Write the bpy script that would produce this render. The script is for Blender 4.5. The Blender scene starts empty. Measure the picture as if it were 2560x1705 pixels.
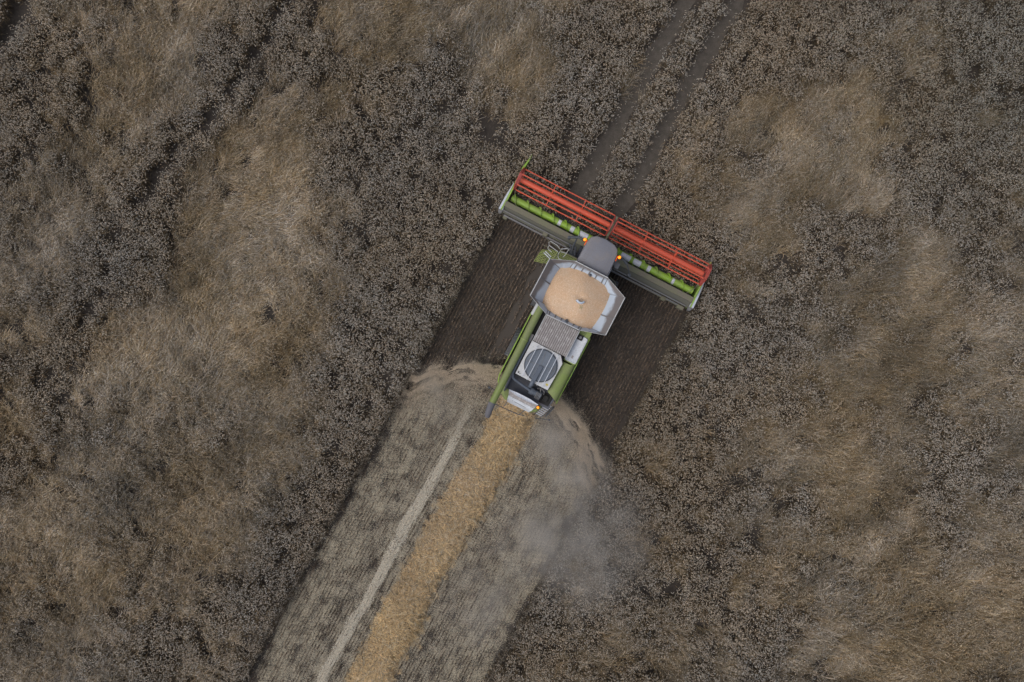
import bpy, bmesh, math, random
import numpy as np
from mathutils import Vector, Matrix

# ------------------------------------------------------------------ camera, sky, sun, exposure
scene = bpy.context.scene
COL = scene.collection
cam_d = bpy.data.cameras.new("camera")
cam_d.sensor_width = 36.0
cam_d.lens = 24.02
cam_d.clip_start = 0.5
cam_d.clip_end = 2000
cam = bpy.data.objects.new("camera", cam_d)
COL.objects.link(cam)
cam.location = (0, 0, 30.5)
cam.rotation_euler = (0, 0, 0)
scene.camera = cam

SUN_EL, SUN_AZ = math.radians(56), math.radians(-108)       # azimuth from +Y clockwise
world = bpy.data.worlds.new("World")
scene.world = world
world.use_nodes = True
nt = world.node_tree
nt.nodes.clear()
w_out = nt.nodes.new("ShaderNodeOutputWorld")
w_bg = nt.nodes.new("ShaderNodeBackground")
w_sky = nt.nodes.new("ShaderNodeTexSky")
w_sky.sky_type = 'NISHITA'
w_sky.sun_disc = False
w_sky.sun_elevation = SUN_EL
w_sky.sun_rotation = SUN_AZ
w_sky.air_density = 1.0
w_sky.dust_density = 4.0
w_sky.ozone_density = 1.0
w_hsv = nt.nodes.new("ShaderNodeHueSaturation")            # overcast: paler sky
w_hsv.inputs['Saturation'].default_value = 0.60
nt.links.new(w_sky.outputs[0], w_hsv.inputs['Color'])
nt.links.new(w_hsv.outputs[0], w_bg.inputs['Color'])
w_bg.inputs['Strength'].default_value = 0.10
nt.links.new(w_bg.outputs[0], w_out.inputs['Surface'])

sun_d = bpy.data.lights.new("sun", 'SUN')
sun_d.energy = 0.95
sun_d.angle = math.radians(40)
sun_d.color = (1.0, 0.965, 0.91)
sun = bpy.data.objects.new("sun", sun_d)
COL.objects.link(sun)
sd = Vector((math.sin(SUN_AZ) * math.cos(SUN_EL), math.cos(SUN_AZ) * math.cos(SUN_EL), math.sin(SUN_EL)))
sun.rotation_euler = sd.to_track_quat('Z', 'Y').to_euler()
sun.location = sd * 60

scene.view_settings.view_transform = 'Standard'
scene.view_settings.look = 'None'
scene.view_settings.exposure = 0.23
scene.view_settings.gamma = 1.0
scene.cycles.max_bounces = 5
scene.cycles.diffuse_bounces = 3
scene.cycles.glossy_bounces = 2
scene.cycles.transmission_bounces = 3
scene.cycles.volume_bounces = 1
scene.cycles.volume_step_rate = 1.0

rng = np.random.default_rng(11)
random.seed(5)

# machine frame: u to its right, v forward, on the ground at O
TH = math.radians(27.3)
CT, ST = math.cos(TH), math.sin(TH)
OX, OY = 2.35, 1.35
def l2w(u, v):
    return OX + u * CT + v * ST, OY - u * ST + v * CT
def w2l(x, y):
    x = x - OX; y = y - OY
    return x * CT - y * ST, x * ST + y * CT
def edge_l(v): return -4.42 + (v - 2.3) * 0.026
def edge_r(v): return 4.80 + (v - 2.3) * 0.026

# ------------------------------------------------------------------ noise fields
def vnoise(x, y, seed):
    xi = np.floor(x).astype(np.int64); yi = np.floor(y).astype(np.int64)
    fx = x - xi; fy = y - yi
    fx = fx * fx * (3 - 2 * fx); fy = fy * fy * (3 - 2 * fy)
    def h(a, b):
        n = (a * 374761393 + b * 668265263 + seed * 1442695041) & 0x7fffffff
        n = ((n ^ (n >> 13)) * 1274126177) & 0x7fffffff
        return ((n ^ (n >> 16)) & 0xffff) / 65535.0
    return (h(xi, yi) * (1 - fx) + h(xi + 1, yi) * fx) * (1 - fy) + (h(xi, yi + 1) * (1 - fx) + h(xi + 1, yi + 1) * fx) * fy
def fbm(x, y, s, seed, o=3):
    a = 0.5; t = 0; n = 0
    for i in range(o):
        t = t + a * vnoise(x / s, y / s, seed + i * 17); n += a; a *= 0.55; s *= 0.5
    return t / n

# how far the crop has gone down over the field (0 upright, 9 flat), cells of 2.29 m, first row at y=+15.2
LODGE = np.array([
 [2,2,4,5,3,4,6,6,5,8,6,2,1,1,2,2,3,4,2,1],
 [2,3,6,5,3,5,4,2,2,5,5,1,1,1,3,4,3,4,2,1],
 [2,3,6,4,5,6,3,1,2,2,2,1,1,2,4,5,6,3,2,2],
 [3,4,2,2,6,7,3,1,1,1,1,1,1,4,5,6,7,3,3,3],
 [5,4,2,4,8,7,4,2,1,1,1,1,2,3,5,5,3,5,4,3],
 [5,2,3,7,8,6,4,1,1,1,1,1,2,2,2,2,5,6,5,4],
 [3,2,6,7,8,6,4,1,1,1,1,1,2,2,2,3,6,6,5,5],
 [4,3,7,6,6,4,4,1,1,1,1,1,2,2,2,4,6,5,5,5],
 [4,5,5,3,5,6,2,1,1,1,1,1,2,2,3,5,5,5,4,5],
 [5,6,6,5,5,4,1,1,1,1,1,1,2,2,3,5,6,5,4,5],
 [5,6,4,6,5,2,1,1,1,1,1,2,3,3,4,5,6,5,5,5],
 [5,5,3,5,2,2,1,1,1,1,2,2,2,3,4,5,5,5,5,5],
 [5,5,4,3,2,2,1,1,1,3,3,4,3,3,4,5,5,5,5,5]], float) / 9.0
CELL = 2.2857
def lodge_base(x, y):
    gx = np.clip((x + 22.857) / CELL - 0.5, 0, 18.999); gy = np.clip((15.22 - y) / CELL - 0.5, 0, 11.999)
    ix = gx.astype(int); iy = gy.astype(int); fx = gx - ix; fy = gy - iy
    return (LODGE[iy, ix] * (1 - fx) + LODGE[iy, ix + 1] * fx) * (1 - fy) + (LODGE[iy + 1, ix] * (1 - fx) + LODGE[iy + 1, ix + 1] * fx) * fy

# ------------------------------------------------------------------ materials
def new_mat(name):
    m = bpy.data.materials.new(name); m.use_nodes = True
    n = m.node_tree; n.nodes.clear()
    o = n.nodes.new("ShaderNodeOutputMaterial"); b = n.nodes.new("ShaderNodeBsdfPrincipled")
    n.links.new(b.outputs[0], o.inputs['Surface'])
    return m, n, b
def noise_node(n, scale, detail=4, coord='Object', rough=0.6, vscale=None):
    tc = n.nodes.new("ShaderNodeTexCoord"); t = n.nodes.new("ShaderNodeTexNoise")
    t.inputs['Scale'].default_value = scale; t.inputs['Detail'].default_value = detail
    t.inputs['Roughness'].default_value = rough
    if vscale:
        mp = n.nodes.new("ShaderNodeMapping"); mp.inputs['Scale'].default_value = vscale
        n.links.new(tc.outputs[coord], mp.inputs[0]); n.links.new(mp.outputs[0], t.inputs['Vector'])
    else:
        n.links.new(tc.outputs[coord], t.inputs['Vector'])
    return t
def maprange(n, src, a, b, c=0.0, d=1.0):
    r = n.nodes.new("ShaderNodeMapRange"); r.interpolation_type = 'SMOOTHSTEP'
    for i, v in zip((1, 2, 3, 4), (a, b, c, d)): r.inputs[i].default_value = v
    n.links.new(src, r.inputs[0]); return r.outputs[0]
def mixcol(n, fac, a, b):
    m = n.nodes.new("ShaderNodeMix"); m.data_type = 'RGBA'
    if isinstance(fac, float): m.inputs[0].default_value = fac
    else: n.links.new(fac, m.inputs[0])
    for k, v in ((6, a), (7, b)):
        if isinstance(v, tuple): m.inputs[k].default_value = (*v, 1) if len(v) == 3 else v
        else: n.links.new(v, m.inputs[k])
    return m.outputs[2]
DUST = (0.235, 0.20, 0.175)
def paint(name, col, rough=0.45, dust=0.5, scale=2.2, metal=0.0, dcol=DUST, streak=None, lo=0.38, hi=0.68):
    m, n, b = new_mat(name)
    t = noise_node(n, scale, 6, vscale=streak)
    f = maprange(n, t.outputs[0], lo, hi, dust * 0.35, dust)
    c = mixcol(n, f, col, dcol)
    t2 = noise_node(n, 17, 8, rough=0.7)
    f2 = maprange(n, t2.outputs[0], 0.42, 0.72, 0.0, 0.38)
    c = mixcol(n, f2, c, tuple(x * 0.6 for x in dcol))
    n.links.new(c, b.inputs['Base Color'])
    n.links.new(maprange(n, t.outputs[0], 0.3, 0.7, rough, min(1, rough + 0.3)), b.inputs['Roughness'])
    b.inputs['Metallic'].default_value = metal
    return m
M = {}
M['lime'] = paint('lime paint', (0.28, 0.50, 0.03), 0.35, 0.35)
M['olive'] = paint('dusty green paint', (0.22, 0.30, 0.065), 0.4, 0.5, dcol=(0.25, 0.26, 0.15))
M['step'] = paint('step green paint', (0.34, 0.44, 0.08), 0.45, 0.35, dcol=(0.24, 0.24, 0.16))
M['drab'] = paint('dusty header sheet', (0.15, 0.16, 0.08), 0.6, 0.95, dcol=(0.17, 0.152, 0.122))
M['cover'] = paint('header rear cover', (0.085, 0.09, 0.07), 0.6, 0.7, dcol=(0.125, 0.118, 0.10))
M['red'] = paint('reel red paint', (0.70, 0.088, 0.034), 0.4, 0.14)
M['darkred'] = paint('reel end red', (0.42, 0.035, 0.025), 0.45, 0.25)
M['white'] = paint('white grey panel', (0.62, 0.665, 0.73), 0.35, 0.35, dcol=(0.34, 0.32, 0.31))
M['galv'] = paint('tank sheet', (0.50, 0.585, 0.70), 0.4, 0.2, metal=0.0, dcol=(0.3, 0.29, 0.29))
M['grey'] = paint('grey paint', (0.16, 0.17, 0.19), 0.45, 0.4)
M['roof'] = paint('cab roof', (0.165, 0.175, 0.215), 0.4, 0.75, scale=1.3, dcol=(0.225, 0.205, 0.20), lo=0.42, hi=0.6)
M['dark'] = paint('dark metal', (0.05, 0.062, 0.082), 0.5, 0.35, dcol=(0.11, 0.105, 0.105))
M['bay'] = paint('engine bay grey', (0.075, 0.088, 0.118), 0.5, 0.4, dcol=(0.12, 0.11, 0.115))
M['duct'] = paint('duct blue grey', (0.10, 0.125, 0.168), 0.5, 0.25, dcol=(0.13, 0.13, 0.14))
M['seam'] = paint('roof seam', (0.2, 0.2, 0.225), 0.4, 0.6)
M['black'] = paint('black interior', (0.015, 0.016, 0.018), 0.7, 0.3, dcol=(0.05, 0.045, 0.04))
M['rubber'] = paint('rubber', (0.06, 0.068, 0.085), 0.75, 0.45, dcol=(0.13, 0.12, 0.115))
M['mesh'] = paint('screen mesh', (0.135, 0.165, 0.21), 0.55, 0.45, dcol=(0.15, 0.16, 0.18))
M['bright'] = paint('bright steel', (0.60, 0.64, 0.72), 0.3, 0.12)
M['rail'] = paint('handrail', (0.52, 0.54, 0.56), 0.4, 0.2)
M['yellow'] = paint('yellow tip', (0.62, 0.52, 0.08), 0.4, 0.25)
M['spout'] = paint('rubber spout', (0.115, 0.115, 0.135), 0.7, 0.4, dcol=(0.15, 0.14, 0.14))
M['olivetube'] = paint('unloading tube paint', (0.185, 0.255, 0.045), 0.4, 0.75, scale=1.6, dcol=(0.19, 0.20, 0.115), streak=(1, 0.35, 1))
M['slats'] = paint('ribbed deck', (0.215, 0.19, 0.187), 0.55, 0.85, scale=11, dcol=(0.46, 0.44, 0.44), lo=0.52, hi=0.58, streak=(1, 0.5, 1))
M['groove'] = paint('deck groove', (0.10, 0.09, 0.09), 0.8, 0.3)
M['deckwhite'] = paint('engine deck', (0.64, 0.655, 0.68), 0.4, 0.5, scale=7, dcol=(0.34, 0.33, 0.32), lo=0.5, hi=0.75)

def glass_mat():
    m, n, b = new_mat('cab glass')
    b.inputs['Base Color'].default_value = (0.03, 0.04, 0.045, 1); b.inputs['Roughness'].default_value = 0.08
    return m
M['glass'] = glass_mat()
def lamp_mat(name, col, s):
    m, n, b = new_mat(name)
    b.inputs['Base Color'].default_value = (*col, 1); b.inputs['Roughness'].default_value = 0.2
    b.inputs['Emission Color'].default_value = (*col, 1); b.inputs['Emission Strength'].default_value = s
    return m
M['beacon'] = lamp_mat('amber beacon', (1.0, 0.27, 0.008), 1.1)
M['marker'] = lamp_mat('orange marker', (0.9, 0.12, 0.02), 0.25)

def flap_mat():
    # bare sheet rubbed clean by the grain near the bottom, dust on the upper half (dirt with its own edge)
    m, n, b = new_mat('tank flap sheet')
    tc = n.nodes.new("ShaderNodeTexCoord"); sx = n.nodes.new("ShaderNodeSeparateXYZ")
    n.links.new(tc.outputs['Object'], sx.inputs[0])
    t = noise_node(n, 2.2, 4)
    ma = n.nodes.new("ShaderNodeMath"); ma.operation = 'MULTIPLY_ADD'
    n.links.new(t.outputs[0], ma.inputs[0]); ma.inputs[1].default_value = 0.35
    n.links.new(sx.outputs[2], ma.inputs[2])
    mb = n.nodes.new("ShaderNodeMath"); mb.operation = 'MULTIPLY_ADD'
    n.links.new(sx.outputs[1], mb.inputs[0]); mb.inputs[1].default_value = 0.06
    n.links.new(ma.outputs[0], mb.inputs[2])
    f = maprange(n, mb.outputs[0], 4.14, 4.30)
    c = mixcol(n, f, (0.45, 0.525, 0.62), (0.165, 0.152, 0.155))
    n.links.new(c, b.inputs['Base Color']); b.inputs['Roughness'].default_value = 0.5
    return m
M['flap'] = flap_mat()

def grain_mat():
    m, n, b = new_mat('wheat grain')
    tc = n.nodes.new("ShaderNodeTexCoord"); v = n.nodes.new("ShaderNodeTexVoronoi")
    v.inputs['Scale'].default_value = 42
    n.links.new(tc.outputs['Object'], v.inputs['Vector'])
    t = noise_node(n, 2.0, 5)
    c = mixcol(n, maprange(n, t.outputs[0], 0.35, 0.65), (0.60, 0.395, 0.245), (0.57, 0.405, 0.275))
    sp = n.nodes.new("ShaderNodeSeparateColor"); n.links.new(v.outputs['Color'], sp.inputs[0])
    c = mixcol(n, maprange(n, sp.outputs[0], 0.55, 1.0, 0.0, 0.4), c, (0.42, 0.27, 0.17))
    c = mixcol(n, maprange(n, sp.outputs[1], 0.6, 1.0, 0.0, 0.4), c, (0.82, 0.68, 0.52))
    n.links.new(c, b.inputs['Base Color']); b.inputs['Roughness'].default_value = 0.7
    bp = n.nodes.new("ShaderNodeBump"); bp.inputs['Strength'].default_value = 0.8; bp.inputs['Distance'].default_value = 0.01
    n.links.new(v.outputs['Distance'], bp.inputs['Height']); n.links.new(bp.outputs[0], b.inputs['Normal'])
    return m
M['grain'] = grain_mat()

def plant_mat(name):
    # each stalk's own colour times the tint of its tuft
    m, n, b = new_mat(name)
    a = n.nodes.new("ShaderNodeAttribute"); a.attribute_name = 'col'
    t = n.nodes.new("ShaderNodeAttribute"); t.attribute_type = 'INSTANCER'; t.attribute_name = 'tint'
    mx = n.nodes.new("ShaderNodeMix"); mx.data_type = 'RGBA'; mx.blend_type = 'MULTIPLY'; mx.inputs[0].default_value = 1
    n.links.new(a.outputs['Color'], mx.inputs[6]); n.links.new(t.outputs['Color'], mx.inputs[7])
    n.links.new(mx.outputs[2], b.inputs['Base Color'])
    b.inputs['Roughness'].default_value = 0.8
    b.inputs['Specular IOR Level'].default_value = 0.25
    return m
M['plant'] = plant_mat('dry straw and ears')

def ground_mat():
    m, n, b = new_mat('field soil')
    t = noise_node(n, 0.9, 8); t2 = noise_node(n, 9, 6); t3 = noise_node(n, 0.05, 5)
    c = mixcol(n, maprange(n, t.outputs[0], 0.35, 0.7), (0.033, 0.027, 0.0225), (0.054, 0.044, 0.037))
    c = mixcol(n, maprange(n, t2.outputs[0], 0.45, 0.7, 0, 0.6), c, (0.078, 0.064, 0.053))
    # beyond the modelled crop the sheet has the colour of the crop
    geo = n.nodes.new("ShaderNodeNewGeometry"); ln = n.nodes.new("ShaderNodeVectorMath"); ln.operation = 'LENGTH'
    n.links.new(geo.outputs['Position'], ln.inputs[0])
    far = mixcol(n, maprange(n, t3.outputs[0], 0.4, 0.6), (0.10, 0.085, 0.062), (0.15, 0.12, 0.075))
    c = mixcol(n, maprange(n, ln.outputs['Value'], 28, 31), c, far)
    n.links.new(c, b.inputs['Base Color']); b.inputs['Roughness'].default_value = 0.95
    bp = n.nodes.new("ShaderNodeBump"); bp.inputs['Strength'].default_value = 0.7; bp.inputs['Distance'].default_value = 0.04
    n.links.new(t2.outputs[0], bp.inputs['Height']); n.links.new(bp.outputs[0], b.inputs['Normal'])
    return m
M['soil'] = ground_mat()
def track_mat():
    m, n, b = new_mat('bare wheel track soil')
    t = noise_node(n, 3.5, 7); t2 = noise_node(n, 22, 5)
    c = mixcol(n, maprange(n, t.outputs[0], 0.35, 0.7), (0.066, 0.057, 0.048), (0.10, 0.086, 0.073))
    c = mixcol(n, maprange(n, t2.outputs[0], 0.45, 0.7, 0, 0.6), c, (0.125, 0.108, 0.091))
    n.links.new(c, b.inputs['Base Color']); b.inputs['Roughness'].default_value = 0.95
    bp = n.nodes.new("ShaderNodeBump"); bp.inputs['Strength'].default_value = 0.6; bp.inputs['Distance'].default_value = 0.03
    n.links.new(t2.outputs[0], bp.inputs['Height']); n.links.new(bp.outputs[0], b.inputs['Normal'])
    return m
M['track'] = track_mat()
M['press'] = paint('pressed soil', (0.062, 0.052, 0.045), 0.9, 0.6, scale=4, dcol=(0.085, 0.072, 0.062))

# ------------------------------------------------------------------ mesh building
class MB:
    def __init__(s): s.v = []; s.f = []
    def add(s, vs, fs):
        o = len(s.v); s.v += [tuple(p) for p in vs]; s.f += [tuple(i + o for i in f) for f in fs]; return s
    def box(s, u0, u1, v0, v1, z0, z1):
        return s.add([(u0, v0, z0), (u1, v0, z0), (u1, v1, z0), (u0, v1, z0), (u0, v0, z1), (u1, v0, z1), (u1, v1, z1), (u0, v1, z1)],
                     [(3, 2, 1, 0), (4, 5, 6, 7), (0, 1, 5, 4), (1, 2, 6, 5), (2, 3, 7, 6), (3, 0, 4, 7)])
    def loft(s, rings, cap=True, closed=False):
        n = len(rings[0]); vs = [p for r in rings for p in r]; fs = []
        m = len(rings)
        for i in range(m if closed else m - 1):
            j = (i + 1) % m
            for k in range(n):
                l = (k + 1) % n
                fs.append((i * n + k, i * n + l, j * n + l, j * n + k))
        if cap and not closed:
            fs.append(tuple(range(n - 1, -1, -1))); fs.append(tuple((m - 1) * n + k for k in range(n)))
        return s.add(vs, fs)
    def prism(s, poly, z0, z1):
        return s.loft([[(x, y, z0) for x, y in poly], [(x, y, z1) for x, y in poly]])
    def plate(s, pts, t=0.02):
        p = [Vector(q) for q in pts]; nrm = (p[1] - p[0]).cross(p[2] - p[0]).normalized() * t
        return s.loft([[tuple(q) for q in p], [tuple(q + nrm) for q in p]])
    def tube(s, path, r, n=10, r2=None):
        P = [Vector(q) for q in path]; rings = []
        m = len(P)
        for i, p in enumerate(P):
            d = (P[min(i + 1, m - 1)] - P[max(i - 1, 0)]).normalized()
            a = Vector((0, 0, 1)) if abs(d.z) < 0.9 else Vector((1, 0, 0))
            x = d.cross(a).normalized(); y = d.cross(x).normalized()
            rr = r if r2 is None else r + (r2 - r) * i / (m - 1)
            rings.append([tuple(p + x * math.cos(k * 2 * math.pi / n) * rr + y * math.sin(k * 2 * math.pi / n) * rr) for k in range(n)])
        return s.loft(rings)
    def bar(s, a, b, w, h):
        a = Vector(a); b = Vector(b); d = (b - a).normalized()
        up = Vector((0, 0, 1)) if abs(d.z) < 0.95 else Vector((0, 1, 0))
        x = d.cross(up).normalized() * (w / 2); y = x.cross(d).normalized() * (h / 2)
        return s.loft([[tuple(p + x + y), tuple(p - x + y), tuple(p - x - y), tuple(p + x - y)] for p in (a, b)])
    def lathe(s, c, prof, axis='z', n=24):
        rings = []
        for r, h in prof:
            ring = []
            for k in range(n):
                a = k * 2 * math.pi / n; x, y = r * math.cos(a), r * math.sin(a)
                q = {'z': (x, y, h), 'x': (h, x, y), 'y': (y, h, x)}[axis]
                ring.append((c[0] + q[0], c[1] + q[1], c[2] + q[2]))
            rings.append(ring)
        return s.loft(rings)
    def build(s, name, mat, parent=None, bevel=0.0, smooth=False, label=None):
        me = bpy.data.meshes.new(name)
        me.from_pydata(s.v, [], s.f)
        bm = bmesh.new(); bm.from_mesh(me)
        bmesh.ops.recalc_face_normals(bm, faces=bm.faces)
        bm.to_mesh(me); bm.free()
        if smooth:
            me.polygons.foreach_set('use_smooth', [True] * len(me.polygons))
            me.set_sharp_from_angle(angle=math.radians(40))
        o = bpy.data.objects.new(name, me); COL.objects.link(o)
        me.materials.append(mat)
        if parent: o.parent = parent
        if bevel:
            b = o.modifiers.new('edge', 'BEVEL'); b.width = bevel; b.segments = 2; b.limit_method = 'ANGLE'
        if label: o['label'] = label
        return o
def tag(o, label=None, cat=None, kind=None, group=None):
    if label: o['label'] = label
    if cat: o['category'] = cat
    if kind: o['kind'] = kind
    if group: o['group'] = group
    return o

# ------------------------------------------------------------------ ground and wheel tracks
g = MB(); g.add([(-600, -600, 0), (600, -600, 0), (600, 600, 0), (-600, 600, 0)], [(0, 1, 2, 3)])
tag(g.build('ground', M['soil']), 'dark soil of the wheat field', None, 'structure')

TRAMS = [((-1.90, 4.0), (-1.32, 21.0), 0.47), ((0.07, 4.0), (0.60, 21.0), 0.46)]
LM = [((-28.15, 1.2), (-27.5, -6.0), 0.30)]
def tram_line(x, y):
    # distance to the nearest open tramline, in machine coordinates
    u, v = w2l(x, y); best = np.full(np.shape(x), 9.0)
    for (a, b, w) in TRAMS:
        t = (v - a[1]) / (b[1] - a[1]); uc = a[0] + (b[0] - a[0]) * t
        d = np.abs(u - uc) / w
        best = np.where((v > 3.2), np.minimum(best, d), best)
    t = (x + 22.9) / 1.75                                          # the old track in the far corner, from (-21.15,15.2) to (-22.9,12.4)
    d = np.abs((x + 22.0) * 0.865 - (y - 13.95) * 0.50) / 0.42
    best = np.where((y > 12.3), np.minimum(best, d), best)
    return best
for i, (a, b, w) in enumerate(TRAMS):
    g = MB(); vs = []; fs = []
    for k in range(35):
        t = k / 34; v = a[1] + (b[1] - a[1]) * t; uc = a[0] + (b[0] - a[0]) * t
        ww = w * (0.95 + 0.25 * math.sin(k * 1.7 + i))
        for s in (-1, 1):
            x, y = l2w(uc + s * ww * 0.92, v); vs.append((x, y, 0.006))
    for k in range(34): fs.append((2 * k, 2 * k + 1, 2 * k + 3, 2 * k + 2))
    g.add(vs, fs)
    tag(g.build('wheel_track', M['track']), 'bare soil wheel track through the standing wheat', None, 'structure')

g = MB(); vs = []; fs = []                                           # pressed by the crawler beside the machine
for k in range(24):
    v_ = 1.6 - 0.28 * k
    for s in (-1, 1):
        x, y = l2w(-1.84 + s * (0.27 + 0.03 * math.sin(k * 2.3 + s)), v_); vs.append((x, y, 0.006))
for k in range(23): fs.append((2 * k, 2 * k + 1, 2 * k + 3, 2 * k + 2))
g.add(vs, fs)
tag(g.build('wheel_track', M['press']), 'pressed pale track beside the combine on the fresh stubble', None, 'structure')

# ------------------------------------------------------------------ plant tufts (sources for the crop, not linked themselves)
def mesh_np(name, verts, quads, tris, cols, mat):
    me = bpy.data.meshes.new(name)
    nq, ntri = len(quads), len(tris)
    me.vertices.add(len(verts)); me.vertices.foreach_set('co', np.asarray(verts, np.float32).ravel())
    li = np.concatenate([np.asarray(quads, np.int32).reshape(-1), np.asarray(tris, np.int32).reshape(-1)])
    me.loops.add(len(li)); me.loops.foreach_set('vertex_index', li)
    ls = np.concatenate([np.arange(nq) * 4, nq * 4 + np.arange(ntri) * 3]).astype(np.int32)
    me.polygons.add(nq + ntri); me.polygons.foreach_set('loop_start', ls)
    me.update(calc_edges=True); me.validate()
    at = me.attributes.new('col', 'FLOAT_COLOR', 'POINT')
    at.data.foreach_set('color', np.asarray(cols, np.float32).ravel())
    me.materials.append(mat)
    return me
class Tuft:
    def __init__(s): s.v = []; s.q = []; s.t = []; s.c = []
    def ribbon(s, pts, w, col, side):
        o = len(s.v)
        for i, p in enumerate(pts):
            ww = w * (1 if i < len(pts) - 1 else 0.5)
            s.v.append(p + side * ww / 2); s.v.append(p - side * ww / 2); s.c += [col, col]
        for i in range(len(pts) - 1): s.q.append((o + 2 * i, o + 2 * i + 1, o + 2 * i + 3, o + 2 * i + 2))
    def ear(s, a, d, L, w, col):
        d = d / np.linalg.norm(d); up = np.array([0, 0, 1.0]) if abs(d[2]) < 0.9 else np.array([1.0, 0, 0])
        x = np.cross(d, up); x /= np.linalg.norm(x); y = np.cross(d, x)
        o = len(s.v); m = a + d * L * 0.45
        s.v += [a, m + x * w / 2, m + y * w / 2, m - x * w / 2, m - y * w / 2, a + d * L]; s.c += [col] * 6
        for k in range(4):
            l = (k + 1) % 4; s.t += [(o, o + 1 + k, o + 1 + l), (o + 5, o + 1 + l, o + 1 + k)]
    def mesh(s, name): return mesh_np(name, s.v, s.q if s.q else np.zeros((0, 4)), s.t if s.t else np.zeros((0, 3)), s.c, M['plant'])
def jcol(base, sd):
    k = 1 + rng.normal(0, sd); h = rng.normal(0, 0.05)
    return (max(0.01, base[0] * k * (1 + h)), max(0.01, base[1] * k), max(0.01, base[2] * k * (1 - h)), 1)
EAR = (0.525, 0.47, 0.395); EARL = (0.47, 0.415, 0.33)
STEM = (0.265, 0.212, 0.135); LEAF = (0.185, 0.14, 0.085); PALE = (0.42, 0.37, 0.31)
DSTEM = (0.085, 0.068, 0.047)  # standing stalks coloured darker than lodged ones to deepen shade in the gaps
def rnd_side():
    a = rng.uniform(0, 2 * math.pi); return np.array([math.cos(a), math.sin(a), 0.0])
def standing_tuft(n=38, sig=0.108):
    T = Tuft()
    for i in range(n):
        b = np.array([*np.clip(rng.normal(0, sig, 2), -0.24, 0.24), 0.0])
        h = rng.uniform(0.60, 0.80)
        lean = np.array([b[0] * 0.5, b[1] * 0.5, 0]) + np.array([*rng.normal(0, 0.05, 2), 0])
        top = b + lean + np.array([0, 0, h]); mid = b + lean * 0.35 + np.array([0, 0, h * 0.55])
        T.ribbon([b, mid, top], 0.007, jcol(DSTEM, 0.2), rnd_side())
        a = rng.uniform(0, 2 * math.pi); e = rng.uniform(-0.75, 0.75)
        d = np.array([math.cos(a) * math.cos(e), math.sin(a) * math.cos(e), math.sin(e)])
        T.ear(top, d, rng.uniform(0.085, 0.13), rng.uniform(0.016, 0.025), jcol(EAR, 0.26))
        if rng.random() < 0.6:
            a = rng.uniform(0, 2 * math.pi); k = rng.uniform(0.35, 0.8) * h; l = rng.uniform(0.1, 0.2)
            q = b + lean * 0.5 + np.array([0, 0, k]); dd = np.array([math.cos(a), math.sin(a), 0])
            T.ribbon([q, q + dd * l * 0.5 + np.array([0, 0, 0.04]), q + dd * l + np.array([0, 0, -0.05])], 0.011, jcol(LEAF, 0.25), np.array([-dd[1], dd[0], 0]))
    return T
def bent_tuft(n, tilt0, tilt1, hmax, spread=0.5, sig=0.12):
    # stalks that went down along +x
    T = Tuft()
    for i in range(n):
        b = np.array([*np.clip(rng.normal(0, sig, 2), -0.26, 0.26), 0.0])
        L = rng.uniform(0.48, 0.78); az = rng.normal(0, spread); t1 = rng.uniform(tilt0, tilt1)
        hd = np.array([math.cos(az), math.sin(az), 0.0])
        p1 = b + hd * L * 0.30 * math.sin(t1 * 0.6) + np.array([0, 0, L * 0.36 * math.cos(t1 * 0.6)])
        p1[2] = min(p1[2], hmax)
        az2 = az + rng.normal(0, 0.25); hd2 = np.array([math.cos(az2), math.sin(az2), 0.0])
        p2 = p1 + hd2 * L * 0.45 * math.sin(t1) + np.array([0, 0, L * 0.45 * math.cos(t1)])
        p2[2] = max(p2[2], 0.04)
        hd3 = np.array([math.cos(az2 + rng.normal(0, 0.2)), math.sin(az2 + rng.normal(0, 0.2)), 0.0])
        p3 = p2 + hd3 * L * 0.2 + np.array([0, 0, -0.02 if t1 > 1 else 0.06])
        side = np.array([-hd2[1], hd2[0], 0.0]) + np.array([0, 0, rng.normal(0, 0.4)]); side /= np.linalg.norm(side)
        col = jcol(STEM if rng.random() < 0.66 else PALE, 0.32)
        T.ribbon([b, p1, p2, p3], rng.uniform(0.007, 0.012), col, side)
        e = p3 - p2; e = e / np.linalg.norm(e) + rng.normal(0, 0.35, 3)
        T.ear(p3, e, rng.uniform(0.085, 0.12), rng.uniform(0.019, 0.028), jcol(EARL, 0.28))
        if rng.random() < 0.7:
            az3 = az2 + rng.normal(0, 0.7); d3 = np.array([math.cos(az3), math.sin(az3), 0]); l = rng.uniform(0.12, 0.24); q = p1 * 0.5 + p2 * 0.5
            T.ribbon([q, q + d3 * l * 0.5 + np.array([0, 0, 0.03]), q + d3 * l + np.array([0, 0, -0.02])], rng.uniform(0.009, 0.016), jcol(LEAF if rng.random() < 0.55 else PALE, 0.25), np.array([-d3[1], d3[0], 0.2]))
    return T
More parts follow.
